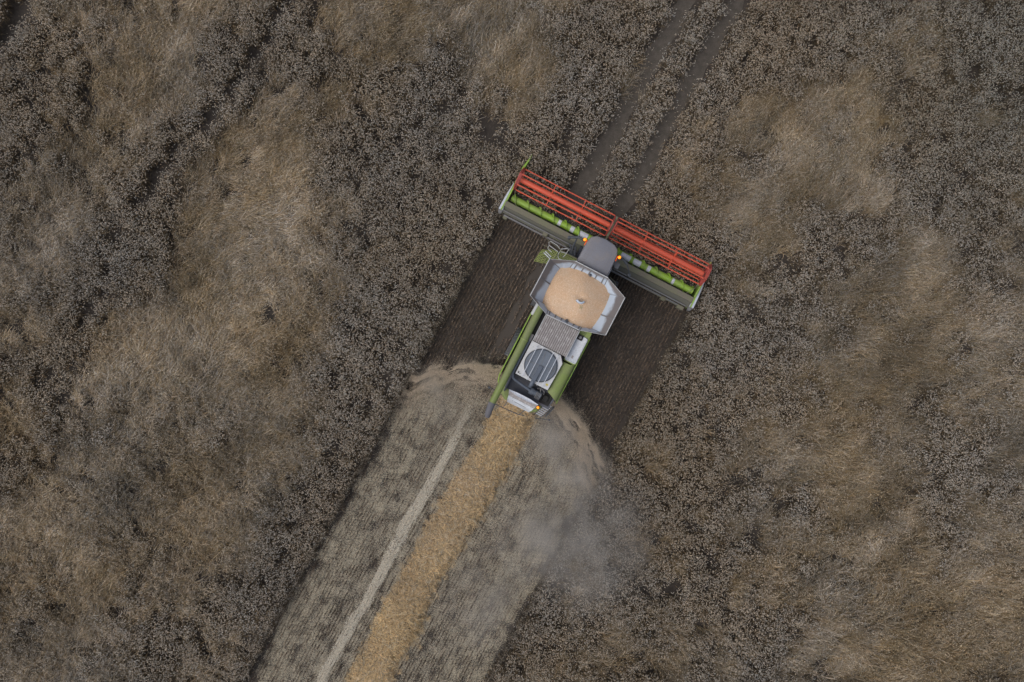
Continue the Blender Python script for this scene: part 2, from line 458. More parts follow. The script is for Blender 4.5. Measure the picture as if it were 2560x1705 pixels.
def stub_row():
    T = Tuft()
    for k in range(16):
        y = rng.uniform(-0.26, 0.26)
        for j in range(rng.integers(2, 5)):
            b = np.array([rng.normal(0, 0.009), y + rng.normal(0, 0.012), 0]); h = rng.uniform(0.09, 0.17)
            l = np.array([rng.normal(0, 0.013), rng.normal(0, 0.04), 0])
            l = l * 1.5; T.ribbon([b, b + l + np.array([0, 0, h])], rng.uniform(0.008, 0.015), jcol((0.29, 0.228, 0.18), 0.4), np.array([1.0, 0, 0]))
        if rng.random() < 0.35:
            a = rng.normal(math.pi / 2, 0.7); d = np.array([math.cos(a), math.sin(a), 0]); b = np.array([rng.normal(0, 0.05), y, rng.uniform(0.02, 0.1)])
            l = rng.uniform(0.06, 0.2)
            T.ribbon([b, b + d * l], 0.009, jcol((0.21, 0.16, 0.115), 0.3), np.array([-d[1], d[0], 0.2]))
    return T
def chaff_patch(n, L0, L1, w, col, sd, inter=0.3):
    T = Tuft()
    for i in range(n):
        u = rng.uniform(-0.23, 0.23)
        if rng.random() < inter:
            r = round(u / 0.14) * 0.14; u = r + rng.normal(0, 0.035)       # lies between the stubble rows
        p = np.array([u, rng.normal(0, 0.16), rng.uniform(0.01, 0.10)])
        a = rng.uniform(0, math.pi); d = np.array([math.cos(a), math.sin(a), rng.normal(0, 0.25)]); l = rng.uniform(L0, L1)
        T.ribbon([p - d * l / 2, p + d * l / 2], w * rng.uniform(0.7, 1.3), jcol(col, sd), np.array([-d[1], d[0], rng.normal(0, 0.3)]))
    return T
def straw_patch(n=80):
    T = Tuft()
    for i in range(n):
        p = np.array([rng.uniform(-0.19, 0.19), rng.uniform(-0.19, 0.19), rng.uniform(-0.05, 0.09)])
        a = rng.uniform(0, math.pi); l = rng.uniform(0.12, 0.42); d = np.array([math.cos(a), math.sin(a), rng.normal(0, 0.22)])
        bend = np.array([rng.normal(0, 0.03), rng.normal(0, 0.03), 0.02])
        c = (0.43, 0.30, 0.15) if rng.random() < 0.75 else (0.42, 0.34, 0.22)
        T.ribbon([p - d * l / 2, p + bend, p + d * l / 2], rng.uniform(0.009, 0.017), jcol(c, 0.36), np.array([-d[1], d[0], rng.normal(0, 0.4)]))
    return T

def source_collection(name, tufts):
    c = bpy.data.collections.new(name)
    for i, T in enumerate(tufts):
        o = bpy.data.objects.new('%s.%03d' % (name, i), T.mesh(name)); c.objects.link(o)
    return c
def scatter(name, src, pos, rot, scl, idx, tint, label):
    """one countless mass: tufts of `src` set on points by geometry nodes"""
    me = bpy.data.meshes.new(name)
    n = len(pos); me.vertices.add(n); me.vertices.foreach_set('co', np.asarray(pos, np.float32).ravel())
    def at(nm, ty, key, arr):
        a = me.attributes.new(nm, ty, 'POINT'); a.data.foreach_set(key, np.ascontiguousarray(arr).ravel())
    at('rot', 'FLOAT_VECTOR', 'vector', np.asarray(rot, np.float32)); at('scl', 'FLOAT_VECTOR', 'vector', np.asarray(scl, np.float32))
    at('idx', 'INT', 'value', np.asarray(idx, np.int32)); at('tint', 'FLOAT_COLOR', 'color', np.concatenate([np.asarray(tint, np.float32), np.ones((n, 1), np.float32)], 1))
    o = bpy.data.objects.new(name, me); COL.objects.link(o); me.materials.append(M['plant'])
    ng = bpy.data.node_groups.new(name, 'GeometryNodeTree')
    ng.interface.new_socket('Geometry', in_out='INPUT', socket_type='NodeSocketGeometry')
    ng.interface.new_socket('Geometry', in_out='OUTPUT', socket_type='NodeSocketGeometry')
    gi = ng.nodes.new('NodeGroupInput'); go = ng.nodes.new('NodeGroupOutput')
    ip = ng.nodes.new('GeometryNodeInstanceOnPoints'); ci = ng.nodes.new('GeometryNodeCollectionInfo')
    ci.inputs['Collection'].default_value = src; ci.inputs['Separate Children'].default_value = True; ci.inputs['Reset Children'].default_value = True
    def named(nm, ty):
        a = ng.nodes.new('GeometryNodeInputNamedAttribute'); a.data_type = ty; a.inputs['Name'].default_value = nm; return a.outputs['Attribute']
    e2r = ng.nodes.new('FunctionNodeEulerToRotation')
    L = ng.links.new
    L(gi.outputs[0], ip.inputs['Points']); L(ci.outputs[0], ip.inputs['Instance']); ip.inputs['Pick Instance'].default_value = True
    L(named('idx', 'INT'), ip.inputs['Instance Index']); L(named('rot', 'FLOAT_VECTOR'), e2r.inputs[0]); L(e2r.outputs[0], ip.inputs['Rotation'])
    L(named('scl', 'FLOAT_VECTOR'), ip.inputs['Scale']); L(ip.outputs[0], go.inputs[0])
    md = o.modifiers.new('scatter', 'NODES'); md.node_group = ng
    return tag(o, label, 'crop', 'stuff')

# ------------------------------------------------------------------ the crop
S = 0.285
gx, gy = np.meshgrid(np.arange(-32, 32, S), np.arange(-25, 25, S))
px = gx.ravel() + rng.uniform(-0.11, 0.11, gx.size); py = gy.ravel() + rng.uniform(-0.11, 0.11, gx.size)
u, v = w2l(px, py)
cut = ((v < 3.40) & (u > edge_l(v)) & (u < edge_r(v)))
keep = ~cut & (tram_line(px, py) > 1.0) & ~((v < 3.3) & (np.minimum(np.abs(u - edge_l(v)), np.abs(u - edge_r(v))) < 0.21))
px, py, u, v = px[keep], py[keep], u[keep], v[keep]
lod = lodge_base(px, py) + 0.55 * (fbm(px, py, 2.6, 3, 4) - 0.5) + 0.55 * (fbm(px, py, 1.1, 8, 3) - 0.5)
edge = np.minimum(np.abs(u - edge_l(v)), np.abs(u - edge_r(v)))
lod = np.where((v < 4) & (edge < 0.5), np.minimum(lod, 0.18), lod)
lod = np.where((v > 3) & (v < 6.2) & (np.abs(u) < 5), np.minimum(lod, 0.22), lod)
gap = fbm(px, py, 0.52, 21, 2); gap2 = fbm(px, py, 2.4, 33, 2)
# the half-closed old tramline running down the left part of the field
OLD = [(-9.6, 15.4), (-11.2, 12.7), (-13.2, 10.1), (-15.5, 7.45), (-18.6, 1.65), (-20.5, -2.3)]
dl = np.full(px.shape, 99.0)
for (a0, b0), (a1, b1) in zip(OLD[:-1], OLD[1:]):
    dx_, dy_ = a1 - a0, b1 - b0; t_ = np.clip(((px - a0) * dx_ + (py - b0) * dy_) / (dx_ * dx_ + dy_ * dy_), 0, 1)
    dl = np.minimum(dl, np.hypot(px - a0 - t_ * dx_, py - b0 - t_ * dy_))
wob = fbm(px, py, 1.8, 5, 2)
lod = np.where((dl < 0.3 + 1.3 * wob), np.minimum(lod, 0.20), lod)
oldline = (dl < 0.23) & (fbm(px, py, 1.6, 77, 2) > np.where(py > 6, 0.30, 0.55))
ang = 0.74 + 1.7 * (fbm(px, py, 5.0, 41, 3) - 0.5) + 0.7 * (fbm(px, py, 1.3, 45, 2) - 0.5)
ang = np.where(px > 6, ang - 0.35 + 2.4 * (fbm(px, py, 2.6, 49, 2) - 0.5), ang)
r01 = rng.random(len(px))
lod = lod - 0.045 * np.clip((px - 5) / 4, 0, 1) + np.where(px > 6, 0.35 * (fbm(px, py, 0.8, 111, 2) - 0.5), 0)
lod = lod + np.where((edge < 0.5) | (dl < 0.5), 0, rng.normal(0, 0.085, len(px)))
is_stand = lod < 0.385
tdist = tram_line(px, py)
hole = (is_stand & (edge > 0.45) & (tdist > 2.2) & ((gap < 0.315) | ((gap2 < 0.33) & (gap < 0.42)))) | oldline
bri = 0.93 + 0.30 * (fbm(px, py, 3.3, 51, 3) - 0.5) + rng.normal(0, 0.07, len(px))
gold = np.clip(0.5 + 1.8 * (fbm(px, py, 3.6, 57, 3) - 0.5) + rng.normal(0, 0.2, len(px)), 0, 1)
corner_vignette = np.clip((px - 12) / 9, 0, 1) * np.clip((py - 2) / 8, 0, 1)          # mostly lens vignette painted into the crop tint: darker corner, trace of green
def tint_of(mask, warm, k=1.0):
    b = (bri * k)[mask][:, None]; g_ = gold[mask][:, None]
    q_ = corner_vignette[mask][:, None]
    return b * (np.array([[0.98, 0.99, 1.02]]) * (1 - g_) + np.array([warm]) * g_) * (1 - q_ * np.array([[0.20, 0.17, 0.17]]))

st = is_stand & ~(hole & (r01 < np.where(oldline, 0.97, 0.72)))
n = st.sum()
pos = np.stack([px[st], py[st], np.zeros(n)], 1)
zs = np.clip(0.72 + 0.55 * fbm(px, py, 1.1, 61, 2)[st] + rng.normal(0, 0.05, n), 0.5, 1.2)
zs = np.where(hole[st], zs * 0.45, zs)
zs = np.where((v[st] < 3.75) & (v[st] > 3.3) & (np.abs(u[st]) < 4.6), zs * 0.6, zs)
ed = edge[st] < 0.45
rot = np.stack([rng.normal(0, 0.10, n), rng.normal(0, 0.10, n), rng.uniform(0, 6.283, n)], 1)
sc = np.stack([np.full(n, 1.0), np.full(n, 1.0), zs], 1)
# the cut edges stand as straight walls of stalks
ev = np.arange(-27, 3.4, 0.17); ne = len(ev) * 2
eu = np.concatenate([edge_l(ev) - 0.13, edge_r(ev) + 0.13]) + rng.normal(0, 0.02, ne)
ex, ey = l2w(eu, np.concatenate([ev, ev]) + rng.uniform(-0.05, 0.05, ne))
epos = np.stack([ex, ey, np.zeros(ne)], 1); erot = np.stack([rng.normal(0, 0.05, ne), rng.normal(0, 0.05, ne), rng.uniform(0, 6.283, ne)], 1)
esc = np.stack([np.full(ne, 0.50), np.full(ne, 0.50), rng.uniform(0.8, 1.05, ne)], 1)
etint = (0.82 + rng.normal(0, 0.08, ne))[:, None] * np.array([[1.0, 0.97, 0.93]])
stand_src = source_collection('wheat_tuft', [standing_tuft() for _ in range(7)] + [standing_tuft(32, 0.09) for _ in range(3)])
scatter('standing_wheat', stand_src, np.concatenate([pos, epos]), np.concatenate([rot, erot]), np.concatenate([sc, esc]), rng.integers(0, 10, n + ne), np.concatenate([tint_of(st, (1.04, 0.97, 0.88)), etint]),
        'ripe grey-brown wheat still standing upright in dark clumpy patches')

ln_ = ~is_stand & (lod < 0.60) & ~oldline & ~((gap < 0.36) & (r01 < 0.75))
fl = ~is_stand & (lod >= 0.60) & ~((gap < 0.27) & (r01 < 0.6))
m_ = ln_ | fl
n = m_.sum()
flat_idx = rng.integers(0, 6, n) + 6
lean_idx = rng.integers(0, 6, n)
isfl = fl[m_]
rot = np.stack([rng.normal(0, 0.05, n), rng.normal(0, 0.05, n), ang[m_] + rng.normal(0, 0.30, n) + np.where(isfl, 0, rng.normal(0, 0.5, n))], 1)
sc = np.stack([np.ones(n) * 1.05, np.ones(n), np.where(isfl, rng.uniform(0.5, 1.6, n), rng.uniform(0.65, 1.2, n))], 1)
lodge_src = source_collection('lodged_tuft', [bent_tuft(32, 0.55, 1.25, 0.3, 0.6) for _ in range(6)] + [bent_tuft(34, 1.25, 1.6, 0.2, 0.33) for _ in range(6)])
tl = tint_of(m_, (1.10, 0.98, 0.78), 1.0)
al = px * np.cos(0.75) + py * np.sin(0.75); ac = -px * np.sin(0.75) + py * np.cos(0.75)
stk = fbm(al / 5.5, ac, 0.75, 63, 3)[m_]
tl = tl * (np.where(isfl, 0.98, 0.86) * (1 + rng.normal(0, 0.13, n)) * (0.48 + 1.04 * stk))[:, None]
gy_ = np.clip(2.2 * stk - 0.85, 0, 1)[:, None]                       # pale washed-out streaks
tl = tl * (1 - gy_ * 0.6) + gy_ * 0.6 * tl.mean(1, keepdims=True) * np.array([[1.06, 1.05, 1.10]])
scatter('lodged_wheat', lodge_src, np.stack([px[m_], py[m_], np.zeros(n)], 1), rot, sc, np.where(isfl, flat_idx, lean_idx), tl,
        'golden brown wheat beaten flat in swirling streaks')

# ------------------------------------------------------------------ stubble, chaff, swath
rows = []
for k in range(-36, 37):
    uu = k * 0.14
    for vv in np.arange(-27, 3.0, 0.42):
        if -2.12 < uu < -1.56 and vv > -4.2 and rng.random() < 0.5: continue
        if vv < -5.2 and rng.random() < 0.45: continue
        if edge_l(vv) + 0.05 < uu < edge_r(vv) - 0.05: rows.append((uu + (vv * 0.012), vv))
rows = np.array(rows); n = len(rows)
x, y = l2w(rows[:, 0] + rng.normal(0, 0.006, n), rows[:, 1] + rng.uniform(-0.2, 0.2, n))
tb = (0.85 + 0.5 * (fbm(x, y, 2.0, 71, 3) - 0.5) + rng.normal(0, 0.1, n))[:, None] * np.array([[1.0, 0.98, 0.97]])
stub_src = source_collection('stubble_row', [stub_row() for _ in range(8)])
scatter('wheat_stubble', stub_src, np.stack([x, y, np.zeros(n)], 1), np.stack([np.zeros(n), np.zeros(n), np.full(n, -TH) + np.where(rng.random(n) < 0.5, math.pi, 0)], 1),
        np.ones((n, 3)), rng.integers(0, 8, n), tb, 'short dark stubble in drill rows on the cut strip')

def swath_c(v): return np.interp(v, [-28, -19.5, -13, -7, -5.0, -3.5], [-0.35, -0.15, -0.24, 0.14, 0.10, 0.0])
def band_c(v): return np.interp(v, [-28, -19.7, -6.4, -4.5], [-2.3, -2.08, -1.72, -1.66])
cg = []
for k in range(-13, 14):
    for vv in np.arange(-27, -3.6, 0.25):
        cg.append((k * 0.42 + 0.07, vv))
cg = np.array(cg); n = len(cg)
cu = cg[:, 0] + rng.choice([-0.14, 0, 0.14], n); cv = cg[:, 1] + rng.uniform(-0.18, 0.18, n)
front = -4.05 - 0.42 * np.abs(cu) + 0.25 * np.abs(np.abs(cu) - 2.2)
front = np.interp(np.abs(cu), [0, 1.4, 2.6, 3.9, 4.8], [-4.2, -3.9, -4.3, -5.1, -5.7])
den = 1.02 + 0.75 * (fbm(cu, cv, 1.3, 81, 3) - 0.5)
den += np.where(cu < -3.0, 0.22, 0) + np.where((cu > -1.6) & (cu < -0.9), 0.10, 0) - np.where((cu < -2.2) & (cu > -2.9), 0.12, 0)
den += np.where((cu > 0.9) & (cu < 1.4), 0.22, 0) - np.where((cu > 1.4) & (cu < 2.7), 0.22, 0) + np.where(cu > 3.0, 0.10, 0)
den *= np.clip((front - cv) / 0.8, 0, 1)
cs_ = cu + cv * 0.012
ok = (cs_ > edge_l(cv) + 0.15) & (cs_ < edge_r(cv) - 0.10) & (den > 0.08)
cu, cv, den = cu[ok], cv[ok], den[ok]; n = len(cu)
idx = np.clip((den * 5.6 + rng.normal(0, 0.35, n)).astype(int), 0, 5)
chaff_src = source_collection('chaff_patch', [chaff_patch(int(a * 1.5), 0.015, 0.05, 0.010, (0.49, 0.43, 0.33), 0.25) for a in (20, 45, 80, 120, 165, 215)]
                              + [chaff_patch(230, 0.018, 0.05, 0.013, (0.64, 0.58, 0.475), 0.22, 0.0) for _ in range(3)]
                              + [chaff_patch(int(a * 1.5), 0.015, 0.05, 0.010, (0.50, 0.44, 0.335), 0.25, 0.5) for a in (20, 45, 80, 120, 165, 215)])
idx = np.where((cu < -2.9) | (cu > 2.6), idx + 9, idx)
x, y = l2w(cu + cv * 0.012, cv)
P = [np.stack([x, y, np.zeros(n)], 1)]; R = [np.full(n, -TH) + np.where(rng.random(n) < 0.5, math.pi, 0)]; I = [idx]
TT = [np.ones((n, 3)) * (0.95 + rng.normal(0, 0.06, n))[:, None]]; SC = [np.ones((n, 3))]
bv = np.concatenate([np.arange(-27, -7.5, 0.10), np.arange(-7.5, -5.4, 0.19)]); bv = bv[rng.random(len(bv)) < 0.55 + 0.6 * fbm(bv, bv * 0, 0.8, 93, 2)]; bv = bv + rng.uniform(-0.05, 0.05, len(bv)); nb = len(bv)
bu = band_c(bv) + rng.normal(0, 0.05, nb) + 0.16 * (fbm(bv, bv * 0, 1.2, 91, 2) - 0.5)
x, y = l2w(bu, bv)
wd = 0.60 + 0.5 * fbm(bv, bv * 0 + 3, 1.7, 92, 2)
P.append(np.stack([x, y, np.full(nb, 0.06)], 1)); R.append(np.full(nb, -TH) + rng.normal(0, 0.1, nb)); I.append(rng.integers(6, 9, nb)); TT.append(np.ones((nb, 3)))
SC.append(np.stack([wd * np.clip((-4.7 - bv) / 3, 0.45, 1), np.ones(nb), np.ones(nb)], 1))
R = np.concatenate(R); z0 = np.zeros(len(R))
scatter('chaff_litter', chaff_src, np.concatenate(P), np.stack([z0, z0, R], 1), np.concatenate(SC), np.concatenate(I), np.concatenate(TT),
        'pale chaff strewn over the stubble and in one whitish band beside the straw')

# straw swath: a low mound under a thatch of loose straws
hw = lambda v: 0.61 + 0.28 * (fbm(v, v * 0, 0.7, 95, 3) - 0.5) * 2
sv = np.arange(-27, -3.4, 0.2); mound = MB(); rings = []
for q in sv:
    c = float(swath_c(np.array(q))); w = float(hw(np.array([q]))[0]) * 0.92
    ring = []
    for k in range(9):
        t = -1 + 2 * k / 8; z = 0.33 * max(0, 1 - t * t) ** 0.6 + 0.02
        X, Y = l2w(c + t * w, q); ring.append((X, Y, z))
    rings.append(ring)
vs = [p for r in rings for p in r]; fs = [(i * 9 + k, i * 9 + k + 1, i * 9 + k + 10, i * 9 + k + 9) for i in range(len(rings) - 1) for k in range(8)]
mound.add(vs, fs)
def mound_mat():
    m, n_, b = new_mat('straw under the thatch')
    t = noise_node(n_, 30, 5)
    n_.links.new(mixcol(n_, maprange(n_, t.outputs[0], 0.35, 0.65), (0.16, 0.105, 0.045), (0.34, 0.23, 0.10)), b.inputs['Base Color'])
    b.inputs['Roughness'].default_value = 0.9
    return m
mo = mound.build('swath_core', mound_mat())
pu = []
for layer in range(2):
    for q in np.arange(-27, -3.5, 0.21):
        c = float(swath_c(np.array(q))); w = float(hw(np.array([q + layer * 0.3]))[0])
        for k in np.arange(-1, 1.01, 0.24):
            t = k + rng.normal(0, 0.10)
            pu.append((c + t * w, q + rng.uniform(-0.1, 0.1), 0.33 * max(0.03, 1 - t * t) ** 0.6 + 0.03 + layer * 0.04))
for q in range(420):
    vv = rng.uniform(-27, -4.2); sd_ = rng.choice([-1, 1]); pu.append((float(swath_c(np.array(vv))) + sd_ * (0.72 + abs(rng.normal(0, 0.16))), vv, 0.02))
pu = np.array(pu); n = len(pu); x, y = l2w(pu[:, 0], pu[:, 1])
ts = (1.16 + 0.6 * (fbm(x, y, 1.5, 97, 3) - 0.5) + rng.normal(0, 0.07, n))[:, None] * np.ones((1, 3))
gr = np.clip(fbm(x, y, 2.5, 98, 2) * 1.6 - 0.4, 0, 1)[:, None]
ts = ts * (np.array([[1.0, 1.0, 1.0]]) * gr + np.array([[0.93, 0.97, 1.15]]) * (1 - gr))
straw_src = source_collection('straw_patch', [straw_patch() for _ in range(6)])
sw = scatter('straw_swath', straw_src, np.stack([x, y, pu[:, 2]], 1), np.stack([rng.normal(0, 0.08, n), rng.normal(0, 0.08, n), rng.uniform(0, 6.283, n)], 1),
        np.ones((n, 3)) * np.where(np.arange(n) > n - 421, 0.55, 1.0)[:, None], rng.integers(0, 6, n), ts, 'golden swath of loose straw laid behind the combine')
mo.parent = sw

# ------------------------------------------------------------------ combine harvester
root = bpy.data.objects.new('combine_harvester', None); COL.objects.link(root)
root.location = (OX, OY, 0); root.rotation_euler = (0, 0, -TH)
tag(root, 'green and white combine harvester with red reel and open tank full of grain', 'combine harvester')
H = lambda name, mb, mat, parent=root, **k: mb.build(name, M[mat], parent, **k)

# body
b = MB()
b.box(-0.98, 1.16, -3.55, 1.0, 0.75, 2.55)
b.box(-0.72, 0.70, -4.45, -3.55, 0.95, 2.45)
b.box(-0.95, 0.68, -3.4, -0.5, 2.55, 3.38)
b.box(-0.70, 0.70, 1.0, 1.62, 1.0, 2.1)
H('chassis', b, 'black', bevel=0.02)
f = MB()
f.loft([[(-0.62, 1.5, 1.0), (0.62, 1.5, 1.0), (0.62, 1.5, 1.75), (-0.62, 1.5, 1.75)], [(-0.72, 2.75, 0.35), (0.72, 2.75, 0.35), (0.72, 2.75, 1.0), (-0.72, 2.75, 1.0)]])
H('feeder_house', f, 'dark', bevel=0.02)
p = MB(); p.box(-1.31, -1.27, -3.75, -0.80, 1.0, 2.78)
p.loft([[(-1.31, -3.75, 1.2), (-1.27, -3.75, 1.2), (-1.27, -3.75, 2.78), (-1.31, -3.75, 2.78)], [(-1.22, -4.05, 1.4), (-1.18, -4.05, 1.4), (-1.18, -4.05, 2.6), (-1.22, -4.05, 2.6)]])
H('side_panel', p, 'lime', bevel=0.008)
p = MB(); p.box(1.17, 1.205, -1.95, 0.9, 1.15, 2.48); H('side_panel', p, 'olive', bevel=0.01)
# right-hand rounded engine cowling
c = MB()
prof = [(0.72, 3.22), (0.78, 3.25), (0.90, 3.265), (1.04, 3.25), (1.14, 3.20), (1.21, 3.10), (1.25, 2.92), (1.265, 1.3), (1.22, 1.3), (1.16, 2.8), (0.72, 3.0)]
c.loft([[(x_, -2.07 if x_ < 1.1 else -1.98, z_) for x_, z_ in prof], [(x_, -3.42 if x_ < 0.8 else -3.42 - (x_ - 0.8) * 0.55, z_) for x_, z_ in prof]])
H('engine_cowling', c, 'olive', bevel=0.01, smooth=True)
c = MB(); c.tube([(1.262, -0.75, 3.16), (1.282, -2.0, 3.0), (1.275, -3.72, 2.9)], 0.018, 8)
H('edge_strip', c, 'lime', smooth=True)
def rrect(u0, u1, v0, v1, r, n=5):
    pts = []
    for cx, cy, a0 in ((u1 - r, v1 - r, 0), (u0 + r, v1 - r, 90), (u0 + r, v0 + r, 180), (u1 - r, v0 + r, 270)):
        for k in range(n + 1):
            a = math.radians(a0 + 90 * k / n); pts.append((cx + r * math.cos(a), cy + r * math.sin(a)))
    return pts
t = MB(); t.prism(rrect(0.66, 1.235, -2.0, -0.50, 0.10), 2.5, 3.25); H('tank_surround', t, 'olive', bevel=0.02, smooth=True)
t = MB()
t.loft([[(a, b_, 3.25) for a, b_ in rrect(0.70, 1.20, -1.96, -0.82, 0.09)], [(a, b_, 3.30) for a, b_ in rrect(0.70, 1.20, -1.96, -0.82, 0.09)],
        [(a, b_, 3.315) for a, b_ in rrect(0.725, 1.175, -1.935, -0.845, 0.07)], [(a, b_, 3.295) for a, b_ in rrect(0.745, 1.155, -1.915, -0.865, 0.06)]])
ft = H('fuel_tank', t, 'white', smooth=True)
t = MB(); t.box(0.77, 0.99, -1.02, -0.80, 3.28, 3.36); H('filler_box', t, 'black', ft, bevel=0.02)
t = MB(); t.lathe((0.88, -0.91, 3.36), [(0.055, 0), (0.06, 0.03), (0.05, 0.045), (0.02, 0.045)], n=18); H('filler_cap', t, 'grey', ft, smooth=True)
t = MB()
for i in range(4):
    for j in range(3): t.lathe((0.86 + i * 0.05 + (j % 2) * 0.025, -0.70 + j * 0.05, 3.25), [(0.014, 0), (0.014, 0.006)], n=8)
H('vent_holes', t, 'black', ft)
t = MB(); t.box(0.92, 1.0, -1.80, -1.68, 3.297, 3.30); H('warning_sticker', t, 'slats', ft)

# walkway behind the tank
wk = MB(); wk.box(-0.735, 0.70, -1.87, -0.72, 3.42, 3.575)
wobj = H('walkway_deck', wk, 'groove')
wk = MB()
for k in range(17):
    u0 = -0.735 + k * 1.435 / 17
    wk.box(u0 + 0.008, u0 + 0.072, -1.865, -0.735, 3.575, 3.60)
H('walkway_slats', wk, 'slats', wobj, bevel=0.006)
for uu in (-0.765, 0.702):
    wk = MB(); wk.box(uu, uu + 0.028, -1.88, -0.72, 3.44, 3.615); H('walkway_edge', wk, 'rail', wobj, bevel=0.005)
# engine deck with rotary screen
dk = MB(); dk.prism([(-0.77, -1.89), (0.50, -1.89), (0.715, -2.16), (0.675, -3.36), (-0.765, -3.35)], 3.40, 3.53)
deck = H('engine_deck', dk, 'deckwhite', bevel=0.012)
dk = MB(); dk.prism([(-0.78, -1.868), (0.515, -1.868), (0.745, -2.15), (0.725, -2.165), (0.50, -1.888), (-0.78, -1.888)], 3.44, 3.57)
H('deck_lip', dk, 'black', deck)
cx, cy = -0.02, -2.62
sc_ = MB(); sc_.lathe((cx, cy, 3.53), [(0.66, 0), (0.66, 0.05), (0.645, 0.06), (0.625, 0.06), (0.625, 0.035)], n=64); scr = H('rotary_screen', sc_, 'dark', smooth=True)
sc_ = MB(); sc_.lathe((cx, cy, 3.535), [(0.62, 0), (0.62, 0.04), (0.3, 0.05), (0.02, 0.052)], n=48); H('screen_mesh', sc_, 'mesh', scr, smooth=True)
sc_ = MB()
for k in range(2):
    a = math.pi / 2 * k + 0.12
    sc_.bar((cx - 0.61 * math.cos(a), cy - 0.61 * math.sin(a), 3.593), (cx + 0.61 * math.cos(a), cy + 0.61 * math.sin(a), 3.593), 0.012, 0.008)
sc_.bar((-0.50, -2.35, 3.60), (-0.50, -2.85, 3.60), 0.03, 0.012)
sc_.bar((0.50, -2.35, 3.60), (0.50, -2.85, 3.60), 0.022, 0.012)
H('screen_spokes', sc_, 'grey', scr)
sc_ = MB(); sc_.loft([[(cx - 0.06, -2.62, 3.60), (cx + 0.11, -2.62, 3.60), (cx + 0.11, -2.62, 3.64), (cx - 0.06, -2.62, 3.64)],
                      [(-0.095, -3.30, 3.60), (0.065, -3.30, 3.60), (0.065, -3.30, 3.71), (-0.095, -3.30, 3.71)]])
sc_.tube([(-0.01, -3.28, 3.66), (-0.015, -3.46, 3.64), (-0.02, -3.52, 3.5), (-0.02, -3.52, 3.2)], 0.08, 14)
H('suction_duct', sc_, 'duct', scr, bevel=0.01, smooth=True)
for uu, v0, v1 in ((-0.49, -2.02, -3.33), (-0.25, -1.92, -3.36), (0.185, -1.93, -3.36), (0.40, -1.95, -3.15 - 0.2)):
    q = MB(); q.bar((uu, v0, 3.70), (uu, v1, 3.70), 0.022, 0.03)
    q.bar((uu, v0 + 0.0, 3.70), (uu, v0 + 0.02, 3.53), 0.02, 0.02); q.bar((uu, v1, 3.70), (uu, v1 + 0.02, 3.53), 0.02, 0.02)
    H('guard_bar', q, 'bright', scr)
q = MB(); q.lathe((-0.68, -3.25, 3.53), [(0.035, 0), (0.035, 0.015)], n=12); q.lathe((-0.60, -3.28, 3.53), [(0.02, 0), (0.02, 0.02)], n=8); H('deck_bolts', q, 'black', deck)
q = MB(); q.box(0.50, 0.60, -3.22, -3.14, 3.53, 3.534); H('yellow_sticker', q, 'yellow', deck)
# exhaust and engine bay
e = MB(); e.box(-0.88, 1.12, -4.08, -3.36, 2.3, 2.75); e.box(-0.86, -0.80, -4.2, -3.2, 2.6, 3.1)
e.loft([[(1.08, -3.5, 2.4), (1.16, -3.5, 2.4), (1.16, -3.5, 3.0), (1.08, -3.5, 3.0)], [(1.05, -3.95, 2.2), (1.12, -3.95, 2.2), (1.12, -3.95, 2.6), (1.05, -3.95, 2.6)]])
H('engine_bay', e, 'bay', bevel=0.015)
e = MB(); pth = [(-0.86, -1.88, 3.45), (-0.87, -3.2, 3.45)]
for k in range(1, 9):
    a = math.pi / 2 * k / 8; pth.append((-0.87 + 0.28 * (1 - math.cos(a)), -3.3 - 0.30 * math.sin(a), 3.43 - 0.02 * k))
pth += [(-0.2, -3.66, 3.2), (0.08, -3.70, 3.15)]
e.tube(pth, 0.055, 12); H('intake_pipe', e, 'duct', smooth=True)
e = MB(); e.box(-0.97, -0.80, -1.95, -1.66, 3.2, 3.52); H('pipe_bracket', e, 'grey', bevel=0.02)
e = MB(); e.lathe((0.05, -3.70, 3.0), [(0.02, 0), (0.13, 0), (0.155, 0.03), (0.155, 0.16), (0.13, 0.2), (0.13, 0.42), (0.155, 0.45), (0.155, 0.53), (0.02, 0.53)], axis='x', n=18)
H('muffler', e, 'duct', smooth=True)
e = MB()
for k in range(4): e.box(0.36 + k * 0.055, 0.385 + k * 0.055, -3.9, -3.62, 2.85, 3.17)
e.tube([(0.3, -3.5, 3.2), (0.42, -3.44, 3.15), (0.5, -3.6, 3.05)], 0.02, 8); e.tube([(0.45, -3.42, 3.2), (0.62, -3.5, 3.1), (0.66, -3.62, 2.9)], 0.022, 8)
H('engine_fittings', e, 'grey', bevel=0.008)
e = MB(); e.box(0.62, 1.05, -3.98, -3.5, 2.72, 2.80); e.box(0.7, 0.9, -3.85, -3.6, 2.80, 2.9); H('battery_cover', e, 'black', bevel=0.02)
